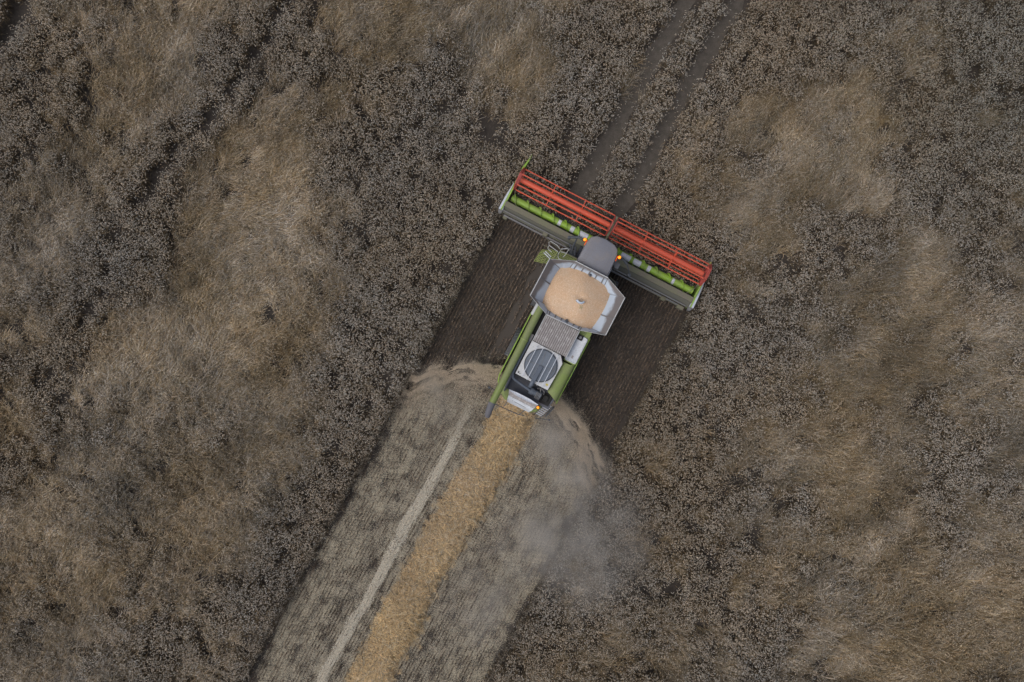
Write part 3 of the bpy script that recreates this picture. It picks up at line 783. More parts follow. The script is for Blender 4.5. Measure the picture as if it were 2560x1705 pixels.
# rear hood
h = MB()
top = [(-0.68, -4.04, 3.30), (-0.30, -4.00, 3.33), (0.25, -4.00, 3.33), (0.62, -4.05, 3.30)]
top2 = [(-0.68, -4.07, 3.30), (-0.30, -4.13, 3.33), (0.25, -4.13, 3.33), (0.62, -4.08, 3.30)]
h.loft([top + top2[::-1], [(a, b_, c_ - 0.06) for a, b_, c_ in top + top2[::-1]]])
hood = H('hood_ridge', h, 'bright')
h = MB()
r0 = [(-0.67, -4.09, 3.26), (0.61, -4.10, 3.26)]; r1 = [(-0.60, -4.27, 3.12), (0.56, -4.27, 3.12)]
h.plate([r0[0], r0[1], r1[1], r1[0]], 0.03); H('hood_band', h, 'slats')
h = MB(); r2 = [(-0.52, -4.56, 2.80), (0.46, -4.54, 2.80)]
h.loft([[(-0.60, -4.275, 3.12), (0.56, -4.275, 3.12), (0.56, -4.275, 2.9), (-0.60, -4.275, 2.9)], [(-0.57, -4.42, 3.01), (0.52, -4.42, 3.01), (0.52, -4.42, 2.6), (-0.57, -4.42, 2.6)],
        [(-0.52, -4.56, 2.78), (0.46, -4.54, 2.78), (0.46, -4.54, 1.6), (-0.52, -4.56, 1.6)]])
hl = H('rear_hood', h, 'white', bevel=0.015)
def on_hood(t, s):                                                # a point on the upper hood slope
    return (s, -4.275 - 0.145 * t, 3.12 - 0.11 * t + 0.004)
h = MB()
def mark(s0, s1, t0, t1):
    h.plate([on_hood(t1, s0), on_hood(t1, s1), on_hood(t0, s1), on_hood(t0, s0)], 0.002)
mark(-0.36, -0.335, 0.80, 0.95)
H('lettering', h, 'dark', hl)
h = MB()
mark(-0.28, 0.235, 0.85, 0.94)
H('lettering', h, 'dark', hl)
for s, nm in ((-1, 'l'), (1, 'r')):
    h = MB()
    a = [(0.60, -3.95), (0.90, -3.98), (0.93, -4.18), (0.84, -4.40), (0.58, -4.55), (0.50, -4.50)]
    if s < 0: a = [(0.70, -3.80), (0.86, -3.85), (0.93, -4.18), (0.84, -4.40), (0.58, -4.56), (0.54, -4.50)]
    poly = [(s * x_ - (0.03 if s < 0 else 0.08), y_) for x_, y_ in a]
    h.loft([[(x_, y_, 1.5) for x_, y_ in poly], [(x_, y_, 2.55) for x_, y_ in poly], [(x_ * 0.93, y_ * 0.995 + 0.02, 2.68) for x_, y_ in poly]])
    H('rear_corner', h, 'olive', bevel=0.03, smooth=True)
# rear ladder
ld = MB()
P0, P1 = (0.93, -3.93, 2.35), (0.84, -4.62, 1.0)
Q0, Q1 = (1.25, -3.93, 2.35), (1.16, -4.62, 1.0)
ld.bar(P0, P1, 0.03, 0.05); ld.bar(Q0, Q1, 0.03, 0.05)
ladder = H('rear_ladder', ld, 'dark', bevel=0.006)
for k in range(7):
    t_ = k / 6.8 + 0.03; ld = MB()
    a = tuple(P0[i] + (P1[i] - P0[i]) * t_ for i in range(3)); c_ = tuple(Q0[i] + (Q1[i] - Q0[i]) * t_ for i in range(3))
    ld.bar((a[0] + 0.017, a[1], a[2]), (c_[0] - 0.017, c_[1], c_[2]), 0.035, 0.03); H('rung', ld, 'bright', ladder)
ld = MB(); ld.bar((1.32, -3.92, 2.3), (1.27, -4.45, 1.5), 0.05, 0.12); H('ladder_guard', ld, 'dark', ladder, bevel=0.01)
# rear light bar and its stays
rb = MB(); rb.tube([(-0.92, -5.00, 1.45), (0.2, -4.93, 1.45), (0.45, -4.86, 1.45)], 0.018, 8); rb.tube([(-0.45, -4.55, 1.7), (-0.52, -4.97, 1.46)], 0.014, 6)
rb.tube([(0.42, -4.5, 1.7), (0.22, -4.92, 1.46)], 0.014, 6); rb.tube([(0.95, -4.75, 1.3), (1.47, -4.53, 1.45)], 0.018, 8); rb.lathe((1.47, -4.53, 1.45), [(0.02, -0.04), (0.05, -0.02), (0.05, 0.04), (0.02, 0.05)], n=10)
H('light_bar', rb, 'dark', smooth=True)
rb = MB(); rb.tube([(-1.42, -4.46, 1.6), (-0.95, -4.5, 1.6), (-0.8, -4.5, 1.7)], 0.014, 6); rb.lathe((-1.42, -4.46, 1.6), [(0.02, -0.05), (0.05, -0.03), (0.05, 0.05), (0.02, 0.06)], n=10); rb.lathe((-1.0, -4.62, 1.6), [(0.02, -0.05), (0.045, -0.03), (0.045, 0.05), (0.02, 0.06)], n=10)
H('marker_arm', rb, 'dark', smooth=True)
# chaff spreader discs under the rear
for s in (-1, 1):
    q = MB(); q.lathe((s * 0.55, -4.05, 0.85), [(0.05, 0), (0.48, 0), (0.48, 0.03), (0.12, 0.06), (0.12, 0.2), (0.03, 0.2)], n=24); H('spreader_disc', q, 'dark', smooth=True)

# unloading auger
ua = MB()
ua.tube([(-1.07, -0.55, 3.58), (-1.07, -1.9, 3.60), (-1.065, -2.02, 3.60)], 0.152, 24)
aug = H('unloading_auger', ua, 'olivetube', smooth=True)
ua = MB(); ua.tube([(-1.065, -2.028, 3.60), (-1.05, -4.83, 3.70)], 0.152, 24, r2=0.136); H('auger_tube', ua, 'olivetube', aug, smooth=True)
ua = MB(); ua.tube([(-1.05, -4.78, 3.70), (-1.042, -4.90, 3.70), (-1.02, -5.12, 3.68), (-0.99, -5.27, 3.62), (-0.975, -5.33, 3.52)], 0.148, 20, r2=0.115); H('rubber_spout', ua, 'spout', aug, smooth=True)
ua = MB(); ua.tube([(-1.066, -1.985, 3.602), (-1.066, -2.035, 3.602)], 0.165, 24); H('auger_collar', ua, 'olive', aug, smooth=True)
ua = MB(); ua.loft([[(-1.30, -0.40, 3.5), (-1.17, -0.40, 3.5), (-1.17, -0.40, 3.72), (-1.30, -0.40, 3.72)], [(-1.31, -1.0, 3.48), (-1.19, -1.0, 3.48), (-1.19, -1.0, 3.66), (-1.31, -1.0, 3.66)]]); H('auger_hinge_cover', ua, 'rail', aug, bevel=0.04, smooth=True)

# grain tank
tk = MB(); tk.box(-1.05, 1.05, -0.45, 1.18, 1.6, 3.43); tank = H('grain_tank', tk, 'olive', bevel=0.03)
A, Ap, Bp, B = (-1.0, 1.12, 3.43), (-0.80, 1.15, 3.43), (0.78, 1.15, 3.43), (1.0, 1.12, 3.43)
C, Cp, Dp, D = (1.0, -0.40, 3.43), (0.75, -0.42, 3.43), (-0.78, -0.42, 3.43), (-1.0, -0.40, 3.43)
LF, LR = (-1.63, 1.17, 4.35), (-1.65, -0.41, 4.35)
RF, RR = (1.61, 1.18, 4.35), (1.61, -0.44, 4.35)
FL, FR = (-0.72, 1.60, 4.05), (0.71, 1.60, 4.05)
BL, BR = (-0.75, -0.75, 4.05), (0.66, -0.71, 4.05)
def sub(p_, q_, t_): return tuple(p_[i] + (q_[i] - p_[i]) * t_ for i in range(3))
for pts in ((D, A, LF, LR), (B, C, RR, RF), (Ap, Bp, FR, FL), (Cp, Dp, BL, BR)):
    q = MB(); q.plate(pts, 0.018); H('tank_flap', q, 'flap', tank)
for pts in ((A, Ap, FL, LF), (Bp, B, RF, FR), (C, Cp, BR, RR), (Dp, D, LR, BL)):
    q = MB(); mid = tuple((pts[2][i] + pts[3][i]) / 2 - (0.05 if i == 2 else 0) for i in range(3))
    q.plate((pts[0], pts[1], pts[2], mid), 0.006); q.plate((pts[0], mid, pts[3]), 0.006)
    H('corner_sheet', q, 'flap', tank)
q = MB()
for a, b_ in ((LF, LR), (RF, RR), (FL, FR), (BL, BR)): q.bar(a, b_, 0.035, 0.05)
for a, b_ in ((FL, LF), (FR, RF), (BR, RR), (LR, BL)): q.bar(a, b_, 0.015, 0.02)
H('tank_rim', q, 'rail', tank, bevel=0.006)
q = MB()
lift = lambda p_, d_: (p_[0] + d_[0], p_[1] + d_[1], p_[2] + 0.02)
q.bar(lift(sub(D, A, 0.52), (0.02, 0)), lift(sub(LR, LF, 0.5), (0.03, 0)), 0.05, 0.025)
q.bar(lift(sub(C, B, 0.42), (-0.02, 0)), lift(sub(RR, RF, 0.42), (-0.03, 0)), 0.05, 0.025)
for k in (0.10, 0.30, 0.50, 0.70, 0.90): q.bar(lift(sub(Ap, Bp, k), (0, -0.02)), lift(sub(FL, FR, k), (0, -0.02)), 0.05, 0.02)
for k in (0.06, 0.24, 0.42, 0.60, 0.78, 0.94): q.bar(lift(sub(Dp, Cp, k), (0, 0.02)), lift(sub(BL, BR, k), (0, 0.02)), 0.045, 0.02)
for a, b_ in ((A, LF), (Ap, FL), (Bp, FR), (B, RF), (C, RR), (Cp, BR), (Dp, BL), (D, LR)): q.bar(lift(a, (0, 0)), lift(b_, (0, 0)), 0.03, 0.02)
H('flap_ribs', q, 'grey', tank)
q = MB(); q.lathe((0.06, 1.40, 3.86), [(0.045, 0), (0.06, 0.02), (0.06, 0.05), (0.03, 0.06)], n=14); q.bar((0.06, 1.32, 3.78), (0.06, 1.42, 3.90), 0.03, 0.03); H('level_sensor', q, 'dark', tank)
q = MB(); q.lathe((0.05, -0.60, 3.9), [(0.04, 0), (0.055, 0.02), (0.055, 0.05), (0.03, 0.06)], n=14); H('level_sensor', q, 'dark', tank)
q = MB(); q.bar((-1.62, 1.24, 3.95), (-1.95, 1.34, 3.95), 0.03, 0.03); q.bar((-1.62, 1.33, 3.9), (-1.92, 1.42, 3.9), 0.03, 0.03); H('tank_handle', q, 'bright', tank)
# filling auger hood that sticks out of the heap
q = MB(); rings = []
for k in range(13):
    a = math.radians(200 + 140 * k / 12); z1_ = 4.22 + 0.03 * math.sin(math.pi * k / 12)
    rings.append([(0.15 + r1 * 1.1 * math.cos(a + 0.25), 0.36 + r1 * 0.95 * math.sin(a + 0.25), z_) for r1, z_ in ((0.155, 3.85), (0.19, 3.85), (0.165, z1_), (0.105, z1_ + 0.02))])
q.loft(rings)
H('filling_auger', q, 'galv', bevel=0.008, smooth=True)

# cab
cb = MB()
def cab_ring(k, z, dv=0):
    pts = [(-0.66, 1.66), (0.70, 1.66), (0.685, 2.3), (0.655, 2.62), (0.58, 2.80), (0.40, 2.92), (0.0, 2.97), (-0.40, 2.92), (-0.57, 2.80), (-0.635, 2.62), (-0.655, 2.3)]
    return [(x_ * k, 2.3 + (y_ - 2.3) * k + dv, z) for x_, y_ in pts]
cb.loft([cab_ring(0.86, 1.75, -0.02), cab_ring(0.92, 2.9), cab_ring(0.94, 3.52)])
cab = H('cab', cb, 'glass', bevel=0.01)
cb = MB(); cb.loft([cab_ring(0.96, 3.50), cab_ring(1.0, 3.55), cab_ring(1.0, 3.68), cab_ring(0.96, 3.74), cab_ring(0.86, 3.765)])
H('cab_roof', cb, 'roof', cab, smooth=True, bevel=0.01)
cb = MB()
for uu in (-0.50, -0.40, 0.42, 0.53): cb.bar((uu, 1.80, 3.768), (uu * 0.93, 2.62, 3.768), 0.014, 0.01)
cb.bar((-0.30, 2.10, 3.767), (0.22, 2.10, 3.767), 0.012, 0.008); cb.bar((-0.30, 2.10, 3.767), (-0.28, 2.5, 3.767), 0.012, 0.008); cb.bar((0.02, 2.10, 3.767), (0.02, 1.85, 3.767), 0.012, 0.008)
H('roof_seams', cb, 'seam', cab)
for s in (-1, 1):
    q = MB(); q.lathe((s * 0.765 + 0.015, 2.59, 3.50), [(0.05, 0), (0.085, 0.0), (0.085, 0.05), (0.05, 0.06)], n=20); bb = H('beacon_base', q, 'black', cab)
    q = MB(); q.lathe((s * 0.765 + 0.015, 2.59, 3.56), [(0.062, 0), (0.062, 0.06), (0.05, 0.09), (0.02, 0.105)], n=20); H('beacon', q, 'beacon', cab, smooth=True, label='lit amber rotating beacon')
    q = MB(); q.bar((s * 0.675 + 0.015, 2.60, 3.62), (s * 0.69 + 0.015, 2.38, 3.62), 0.025, 0.05); H('side_marker', q, 'marker', cab)
q = MB(); q.lathe((0.70, -4.19, 2.72), [(0.06, 0), (0.06, 0.03), (0.07, 0.03), (0.07, 0.06)], n=16); H('beacon_base', q, 'black')
q = MB(); q.lathe((0.70, -4.19, 2.78), [(0.055, 0), (0.055, 0.06), (0.045, 0.09), (0.015, 0.10)], n=20); H('beacon', q, 'beacon', smooth=True, label='lit amber rotating beacon')
q = MB(); q.box(0.80, 1.0, 2.24, 2.50, 2.55, 2.95); q.box(0.73, 0.82, 2.30, 2.56, 2.7, 3.0); H('work_lamp_box', q, 'grey', cab, bevel=0.03)
q = MB(); q.bar((0.73, 2.1, 3.35), (0.73, 1.72, 3.35), 0.02, 0.03); H('cab_grip', q, 'bright', cab)
# mirror arms
q = MB(); q.tube([(-0.70, 2.66, 3.1), (-1.0, 2.66, 3.05), (-1.30, 2.52, 2.9)], 0.055, 10); q.tube([(-1.05, 2.62, 3.0), (-1.02, 2.3, 2.8), (-0.97, 2.05, 2.4)], 0.035, 8); q.lathe((-1.33, 2.50, 2.72), [(0.03, 0), (0.07, 0.02), (0.07, 0.22), (0.03, 0.25)], n=12)
H('mirror_arm', q, 'dark', cab, smooth=True)
q = MB(); q.tube([(0.72, 2.68, 3.1), (1.0, 2.70, 3.0), (1.22, 2.62, 2.9)], 0.06, 10); q.tube([(1.2, 2.64, 2.88), (1.42, 2.48, 2.7), (1.52, 2.34, 2.6)], 0.025, 8); q.lathe((1.54, 2.30, 2.45), [(0.03, 0), (0.075, 0.02), (0.075, 0.22), (0.03, 0.25)], n=12)
H('mirror_arm', q, 'dark', cab, smooth=True)

# access platform on the left side: grated steps and rails
def grate(poly4, nu, nv, w=0.012):
    q = MB(); a, b_, c_, d_ = poly4
    for i in range(nu + 1): t_ = i / nu; q.bar(sub(a, b_, t_), sub(d_, c_, t_), w, 0.012)
    for j in range(nv + 1): t_ = j / nv; q.bar(sub(a, d_, t_), sub(b_, c_, t_), w, 0.014)
    return q
pf = MB(); pf.box(-1.42, -0.60, 2.00, 2.05, 1.75, 1.95); pf.box(-1.42, -0.60, 1.25, 1.29, 1.75, 1.95); plat = H('access_platform', pf, 'drab', bevel=0.01)
H('platform_grating', grate([(-1.40, 1.30, 1.9), (-0.62, 1.30, 1.9), (-0.62, 1.99, 1.9), (-1.40, 1.99, 1.9)], 11, 10, 0.013), 'step', plat)
H('step_grating', grate([(-1.78, 1.28, 1.78), (-1.43, 1.28, 1.86), (-1.43, 1.90, 1.86), (-1.78, 1.90, 1.78)], 5, 9, 0.014), 'step', plat)
H('outer_grating', grate([(-2.20, 1.22, 1.15), (-1.80, 1.26, 1.6), (-1.80, 1.86, 1.6), (-2.12, 1.78, 1.25)], 6, 8, 0.013), 'step', plat)
q = MB(); q.box(-1.80, -1.785, 1.26, 1.9, 1.5, 1.8); q.box(-1.435, -1.42, 1.27, 1.92, 1.6, 1.9); q.box(-1.42, -0.6, 1.25, 2.0, 1.70, 1.74)
q.tube([(-2.05, 1.95, 1.3), (-2.15, 1.98, 1.4), (-1.95, 1.96, 1.55), (-1.80, 1.90, 1.6)], 0.02, 8); H('step_frame', q, 'drab', plat)
q = MB()
q.tube([(-1.45, 1.98, 2.5), (-1.62, 2.04, 2.62), (-1.95, 2.06, 2.65), (-1.98, 2.02, 2.5), (-1.92, 1.93, 2.35), (-1.47, 1.86, 2.35)], 0.017, 8)
q.tube([(-1.93, 1.92, 2.2), (-1.91, 1.82, 2.1), (-1.70, 1.76, 2.1)], 0.014, 8)
q.tube([(-1.36, 1.72, 2.0), (-1.42, 1.78, 2.5), (-1.40, 1.96, 2.75), (-1.20, 2.08, 2.8), (-1.12, 2.08, 2.78), (-1.14, 1.9, 2.4), (-1.18, 1.80, 2.1)], 0.019, 8)
q.tube([(-1.38, 1.90, 2.4), (-1.14, 1.95, 2.4)], 0.015, 8); q.tube([(-1.38, 1.72, 2.05), (-1.30, 1.66, 2.05), (-1.15, 1.68, 2.05)], 0.015, 8)
H('handrail', q, 'rail', plat, smooth=True)
q = MB(); q.box(-1.05, -0.80, 2.1, 2.3, 1.3, 1.55); q.tube([(-0.9, 2.5, 1.5), (-0.8, 2.2, 1.7), (-0.7, 2.0, 1.7)], 0.04, 8); q.tube([(-1.2, 2.55, 1.2), (-0.95, 2.3, 1.4), (-0.7, 2.3, 1.5)], 0.03, 8); H('hydraulic_lines', q, 'dark', plat)
q = MB(); q.box(0.80, 1.35, 1.20, 1.24, 1.9, 2.05); rp = H('service_platform', q, 'drab')
H('platform_grating', grate([(0.80, 1.25, 2.0), (1.36, 1.25, 2.0), (1.20, 1.78, 2.0), (0.84, 1.9, 2.0)], 10, 9, 0.02), 'olive', rp)
q = MB(); q.tube([(0.92, 1.95, 2.1), (1.25, 1.85, 2.1), (1.42, 1.5, 2.0), (1.42, 1.3, 1.9)], 0.02, 8); H('platform_rail', q, 'drab', rp, smooth=True)

# tracks and wheels
for s in (-1, 1):
    cu_ = s * 1.22; w = 0.27
    prof = []
    for k in range(13): a = math.radians(-90 + 180 * k / 12); prof.append((1.55 + 0.52 * math.cos(a), 0.54 + 0.52 * math.sin(a)))
    for k in range(13): a = math.radians(90 + 180 * k / 12); prof.append((0.05 + 0.52 * math.cos(a), 0.54 + 0.52 * math.sin(a)))
    q = MB(); q.loft([[(cu_ - w, a, z_) for a, z_ in prof], [(cu_ + w, a, z_) for a, z_ in prof]]); trk = H('crawler_track', q, 'rubber', bevel=0.02)
    q = MB(); n_ = len(prof)
    for i in range(n_):
        a, c_ = prof[i], prof[(i + 1) % n_]; L_ = math.hypot(c_[0] - a[0], c_[1] - a[1]); m_n = max(1, int(L_ / 0.13))
        for k in range(m_n):
            t_ = k / m_n; y_, z_ = a[0] + (c_[0] - a[0]) * t_, a[1] + (c_[1] - a[1]) * t_
            cyy, czz = min(max(y_, 0.05), 1.55), 0.54; d_ = math.hypot(y_ - cyy, z_ - czz); ny, nz = (y_ - cyy) / d_, (z_ - czz) / d_
            q.bar((cu_ - w, y_ + ny * 0.012, z_ + nz * 0.012), (cu_ + w, y_ + ny * 0.012 + 0.05, z_ + nz * 0.012), 0.045, 0.05)
    H('track_lugs', q, 'rubber', trk)
    q = MB(); R_ = 0.66; W_ = 0.25; c_ = (s * 1.25, -2.28, 0.66)
    q.lathe(c_, [(0.36, -W_ * 0.9), (0.56, -W_), (0.63, -W_ * 0.8), (0.645, -W_ * 0.3), (0.645, W_ * 0.3), (0.63, W_ * 0.8), (0.56, W_), (0.36, W_ * 0.9)], axis='x', n=40)
    wh = H('rear_wheel', q, 'rubber', smooth=True)
    q = MB()
    for k in range(24):
        for sd_ in (-1, 1):
            a = (k + 0.5 * (sd_ > 0)) * 2 * math.pi / 24; a2 = a + 0.20
            q.bar((c_[0] + sd_ * 0.01, c_[1] + 0.665 * math.cos(a), c_[2] + 0.665 * math.sin(a)), (c_[0] + sd_ * 0.245, c_[1] + 0.645 * math.cos(a2), c_[2] + 0.645 * math.sin(a2)), 0.05, 0.05)
    H('tyre_lugs', q, 'rubber', wh)
    q = MB(); q.lathe(c_, [(0.02, -0.14), (0.30, -0.14), (0.36, -0.2), (0.36, 0.2), (0.30, 0.14), (0.02, 0.14)], axis='x', n=28); H('rim', q, 'white', wh, smooth=True)
q = MB(); q.box(-1.0, 1.0, -2.38, -2.18, 0.55, 0.8); H('axle', q, 'dark')
q = MB(); q.box(-1.0, 1.0, 0.6, 1.0, 0.5, 0.85); H('axle', q, 'dark')

# cutting header
hd = MB()
hd.box(-4.46, 4.66, 2.75, 2.99, 0.96, 1.04)                       # top sheet
hd.box(-4.46, 4.66, 2.90, 2.95, 0.30, 0.96)                       # back wall
head = H('cutting_header', hd, 'drab', bevel=0.01)
q = MB(); q.loft([[(-4.46, 2.747, 0.92), (-4.46, 2.747, 0.97), (-4.46, 2.50, 0.80), (-4.46, 2.50, 0.74)], [(4.66, 2.747, 0.92), (4.66, 2.747, 0.97), (4.66, 2.50, 0.80), (4.66, 2.50, 0.74)]])
H('rear_cover', q, 'cover', head)
q = MB(); q.box(-4.46, 4.66, 2.952, 3.52, 0.16, 0.22); q.loft([[(-4.46, 3.52, 0.16), (-4.46, 3.52, 0.22), (-4.46, 3.60, 0.15), (-4.46, 3.60, 0.13)], [(4.66, 3.52, 0.16), (4.66, 3.52, 0.22), (4.66, 3.60, 0.15), (4.66, 3.60, 0.13)]])
H('header_floor', q, 'dark', head)
q = MB()
for k in range(118): uu = -4.42 + k * 0.0765; q.loft([[(uu - 0.015, 3.58, 0.15), (uu + 0.015, 3.58, 0.15), (uu + 0.015, 3.58, 0.17), (uu - 0.015, 3.58, 0.17)], [(uu - 0.003, 3.68, 0.15), (uu + 0.003, 3.68, 0.15), (uu + 0.003, 3.68, 0.16), (uu - 0.003, 3.68, 0.16)]])
H('knife', q, 'grey', head)
q = MB(); q.box(-4.40, -0.95, 2.56, 2.60, 0.935, 0.99); q.box(1.0, 4.5, 2.50, 2.54, 0.91, 0.95); q.box(-4.3, 4.5, 2.40, 2.46, 0.62, 0.82); H('header_beam', q, 'grey', head, bevel=0.01)
for pth in ([(1.8, 2.38, 0.88), (4.2, 2.38, 0.88)], [(-2.2, 2.58, 0.9), (-1.3, 2.44, 1.0), (-0.7, 2.1, 1.3)], [(-2.2, 2.36, 0.8), (-0.9, 2.1, 0.9)]):
    q = MB(); q.tube(pth, 0.013, 8); H('drive_shaft', q, 'drab', head)
for bx in ((-2.42, -2.20, 2.40, 2.56, 0.75, 1.0), (3.40, 3.62, 2.30, 2.46, 0.6, 0.86), (-4.3, -4.1, 2.3, 2.46, 0.5, 0.8), (4.2, 4.5, 2.3, 2.46, 0.5, 0.85)):
    q = MB(); q.box(*bx); H('drive_gearbox', q, 'drab', head, bevel=0.02)
# intake auger
q = MB(); q.tube([(-4.34, 3.27, 0.64), (4.54, 3.27, 0.64)], 0.16, 20); ia = H('intake_auger', q, 'lime', head, smooth=True)
def flight(u0, u1, hand):
    q = MB(); vs, fs = [], []; pitch = 0.62; n_ = int(abs(u1 - u0) / pitch * 26)
    for i in range(n_ + 1):
        t_ = i / n_; uu = u0 + (u1 - u0) * t_; a = hand * 2 * math.pi * (uu - u0) / pitch
        for du in (-0.007, 0.007):
            for r_ in (0.15, 0.232): vs.append((uu + du, 3.27 + r_ * math.cos(a), 0.64 + r_ * math.sin(a)))
    for i in range(n_):
        o = i * 4; p_ = o + 4
        fs += [(o, o + 1, p_ + 1, p_), (o + 2, p_ + 2, p_ + 3, o + 3), (o + 1, o + 3, p_ + 3, p_ + 1)]
    q.add(vs, fs); return q
H('auger_flight', flight(-4.3, -0.62, 1), 'lime', ia, smooth=True); H('auger_flight', flight(4.5, 0.80, 1), 'lime', ia, smooth=True)
for u0, u1 in ((-2.06, -1.92), (-1.46, -1.28), (-1.02, -0.62), (1.02, 1.48), (1.62, 1.98), (2.30, 2.46), (3.50, 3.62)):
    q = MB(); rings = []
    for k in range(8):
        a = math.radians(55 + 95 * k / 7); rings.append([(u0, 3.27 + 0.164 * math.cos(a), 0.64 + 0.164 * math.sin(a)), (u1, 3.27 + 0.164 * math.cos(a), 0.64 + 0.164 * math.sin(a)),
                                                         (u1, 3.27 + 0.176 * math.cos(a), 0.64 + 0.176 * math.sin(a)), (u0, 3.27 + 0.176 * math.cos(a), 0.64 + 0.176 * math.sin(a))])
    q.loft(rings); H('wear_plate', q, 'bright', ia)
for k in range(14):
    q = MB(); uu = -0.55 + k * 0.1; a = k * 2.1; q.tube([(uu, 3.27 + 0.14 * math.cos(a), 0.64 + 0.14 * math.sin(a)), (uu, 3.27 + 0.30 * math.cos(a), 0.64 + 0.30 * math.sin(a))], 0.009, 6)
    H('auger_finger', q, 'grey', ia)
# end dividers and shields
for s in (-1, 1):
    e0 = -4.48 if s < 0 else 4.70
    q = MB(); q.loft([[(e0 - 0.03, 2.55, 0.2), (e0 + 0.03, 2.55, 0.2), (e0 + 0.03, 2.55, 1.06), (e0 - 0.03, 2.55, 1.06)], [(e0 - 0.03, 3.4, 0.15), (e0 + 0.03, 3.4, 0.15), (e0 + 0.03, 3.4, 0.98), (e0 - 0.03, 3.4, 0.98)],
                      [(e0 - 0.03 + (-0.02 if s < 0 else 0.03), 4.62, 0.12), (e0 + 0.03 + (-0.02 if s < 0 else 0.03), 4.62, 0.12), (e0 + 0.03 + (-0.02 if s < 0 else 0.03), 4.62, 0.62), (e0 - 0.03 + (-0.02 if s < 0 else 0.03), 4.62, 0.62)]])
    ds = H('divider_plate', q, 'lime', head, bevel=0.008)
    q = MB(); a0 = -4.50 if s < 0 else 4.72; t0 = -4.44 if s < 0 else 4.66
    q.loft([[(a0 - 0.075, 4.60, 0.2), (a0 + 0.075, 4.60, 0.2), (a0 + 0.05, 4.60, 0.76), (a0 - 0.05, 4.60, 0.76)], [(t0 - 0.035, 5.05, 0.12), (t0 + 0.035, 5.05, 0.12), (t0 + 0.03, 5.05, 0.70), (t0 - 0.03, 5.05, 0.70)], [(t0 - 0.008, 5.42 if s < 0 else 5.02, 0.1), (t0 + 0.008, 5.42 if s < 0 else 5.02, 0.1), (t0 + 0.006, 5.42 if s < 0 else 5.02, 0.58), (t0 - 0.006, 5.42 if s < 0 else 5.02, 0.58)]] if s < 0 else
           [[(a0 - 0.06, 4.42, 0.2), (a0 + 0.06, 4.42, 0.2), (a0 + 0.04, 4.42, 0.78), (a0 - 0.04, 4.42, 0.78)], [(t0 - 0.03, 4.76, 0.12), (t0 + 0.03, 4.76, 0.12), (t0 + 0.03, 4.76, 0.75), (t0 - 0.03, 4.76, 0.75)]])
    H('crop_divider', q, 'lime' if s < 0 else 'yellow', head, bevel=0.008)
    if s > 0:
        q = MB(); q.loft([[(t0 - 0.03, 4.765, 0.12), (t0 + 0.03, 4.765, 0.12), (t0 + 0.03, 4.765, 0.75), (t0 - 0.03, 4.765, 0.75)], [(t0 - 0.006, 5.10, 0.1), (t0 + 0.006, 5.10, 0.1), (t0 + 0.006, 5.10, 0.6), (t0 - 0.006, 5.10, 0.6)]]); H('divider_tip', q, 'grey', head)
    o0 = -4.50 if s < 0 else 4.725
    q = MB(); k_ = s
    q.loft([[(o0, 2.56, 0.3), (o0 + k_ * 0.15, 2.56, 0.3), (o0 + k_ * 0.11, 2.56, 1.03), (o0 - k_ * 0.09, 2.56, 1.03)], [(o0 + k_ * 0.02, 3.15, 0.3), (o0 + k_ * 0.14, 3.15, 0.3), (o0 + k_ * 0.10, 3.15, 0.98), (o0 + k_ * 0.00, 3.15, 0.98)],
            [(o0 + k_ * 0.035, 3.85, 0.3), (o0 + k_ * 0.07, 3.85, 0.3), (o0 + k_ * 0.06, 3.85, 0.86), (o0 + k_ * 0.035, 3.85, 0.86)]])
    H('side_shield', q, 'bright', head, bevel=0.01)
    q = MB(); q.loft([[(o0 - k_ * 0.09, 2.555, 0.95), (o0 + k_ * 0.11, 2.555, 0.95), (o0 + k_ * 0.12, 2.555, 0.35), (o0, 2.555, 0.35)], [(o0 - k_ * 0.07, 2.43, 0.78), (o0 + k_ * 0.09, 2.43, 0.78), (o0 + k_ * 0.09, 2.43, 0.4), (o0, 2.43, 0.4)]]); H('shield_cap', q, 'grey', head, bevel=0.02)
    q = MB(); q.tube([(e0 - s * 0.02, 3.95, 1.2), (e0 - s * 0.25, 3.3, 1.15), (e0 - s * 0.45, 3.0, 1.12)], 0.012, 6); H('reel_hose', q, 'drab', head)

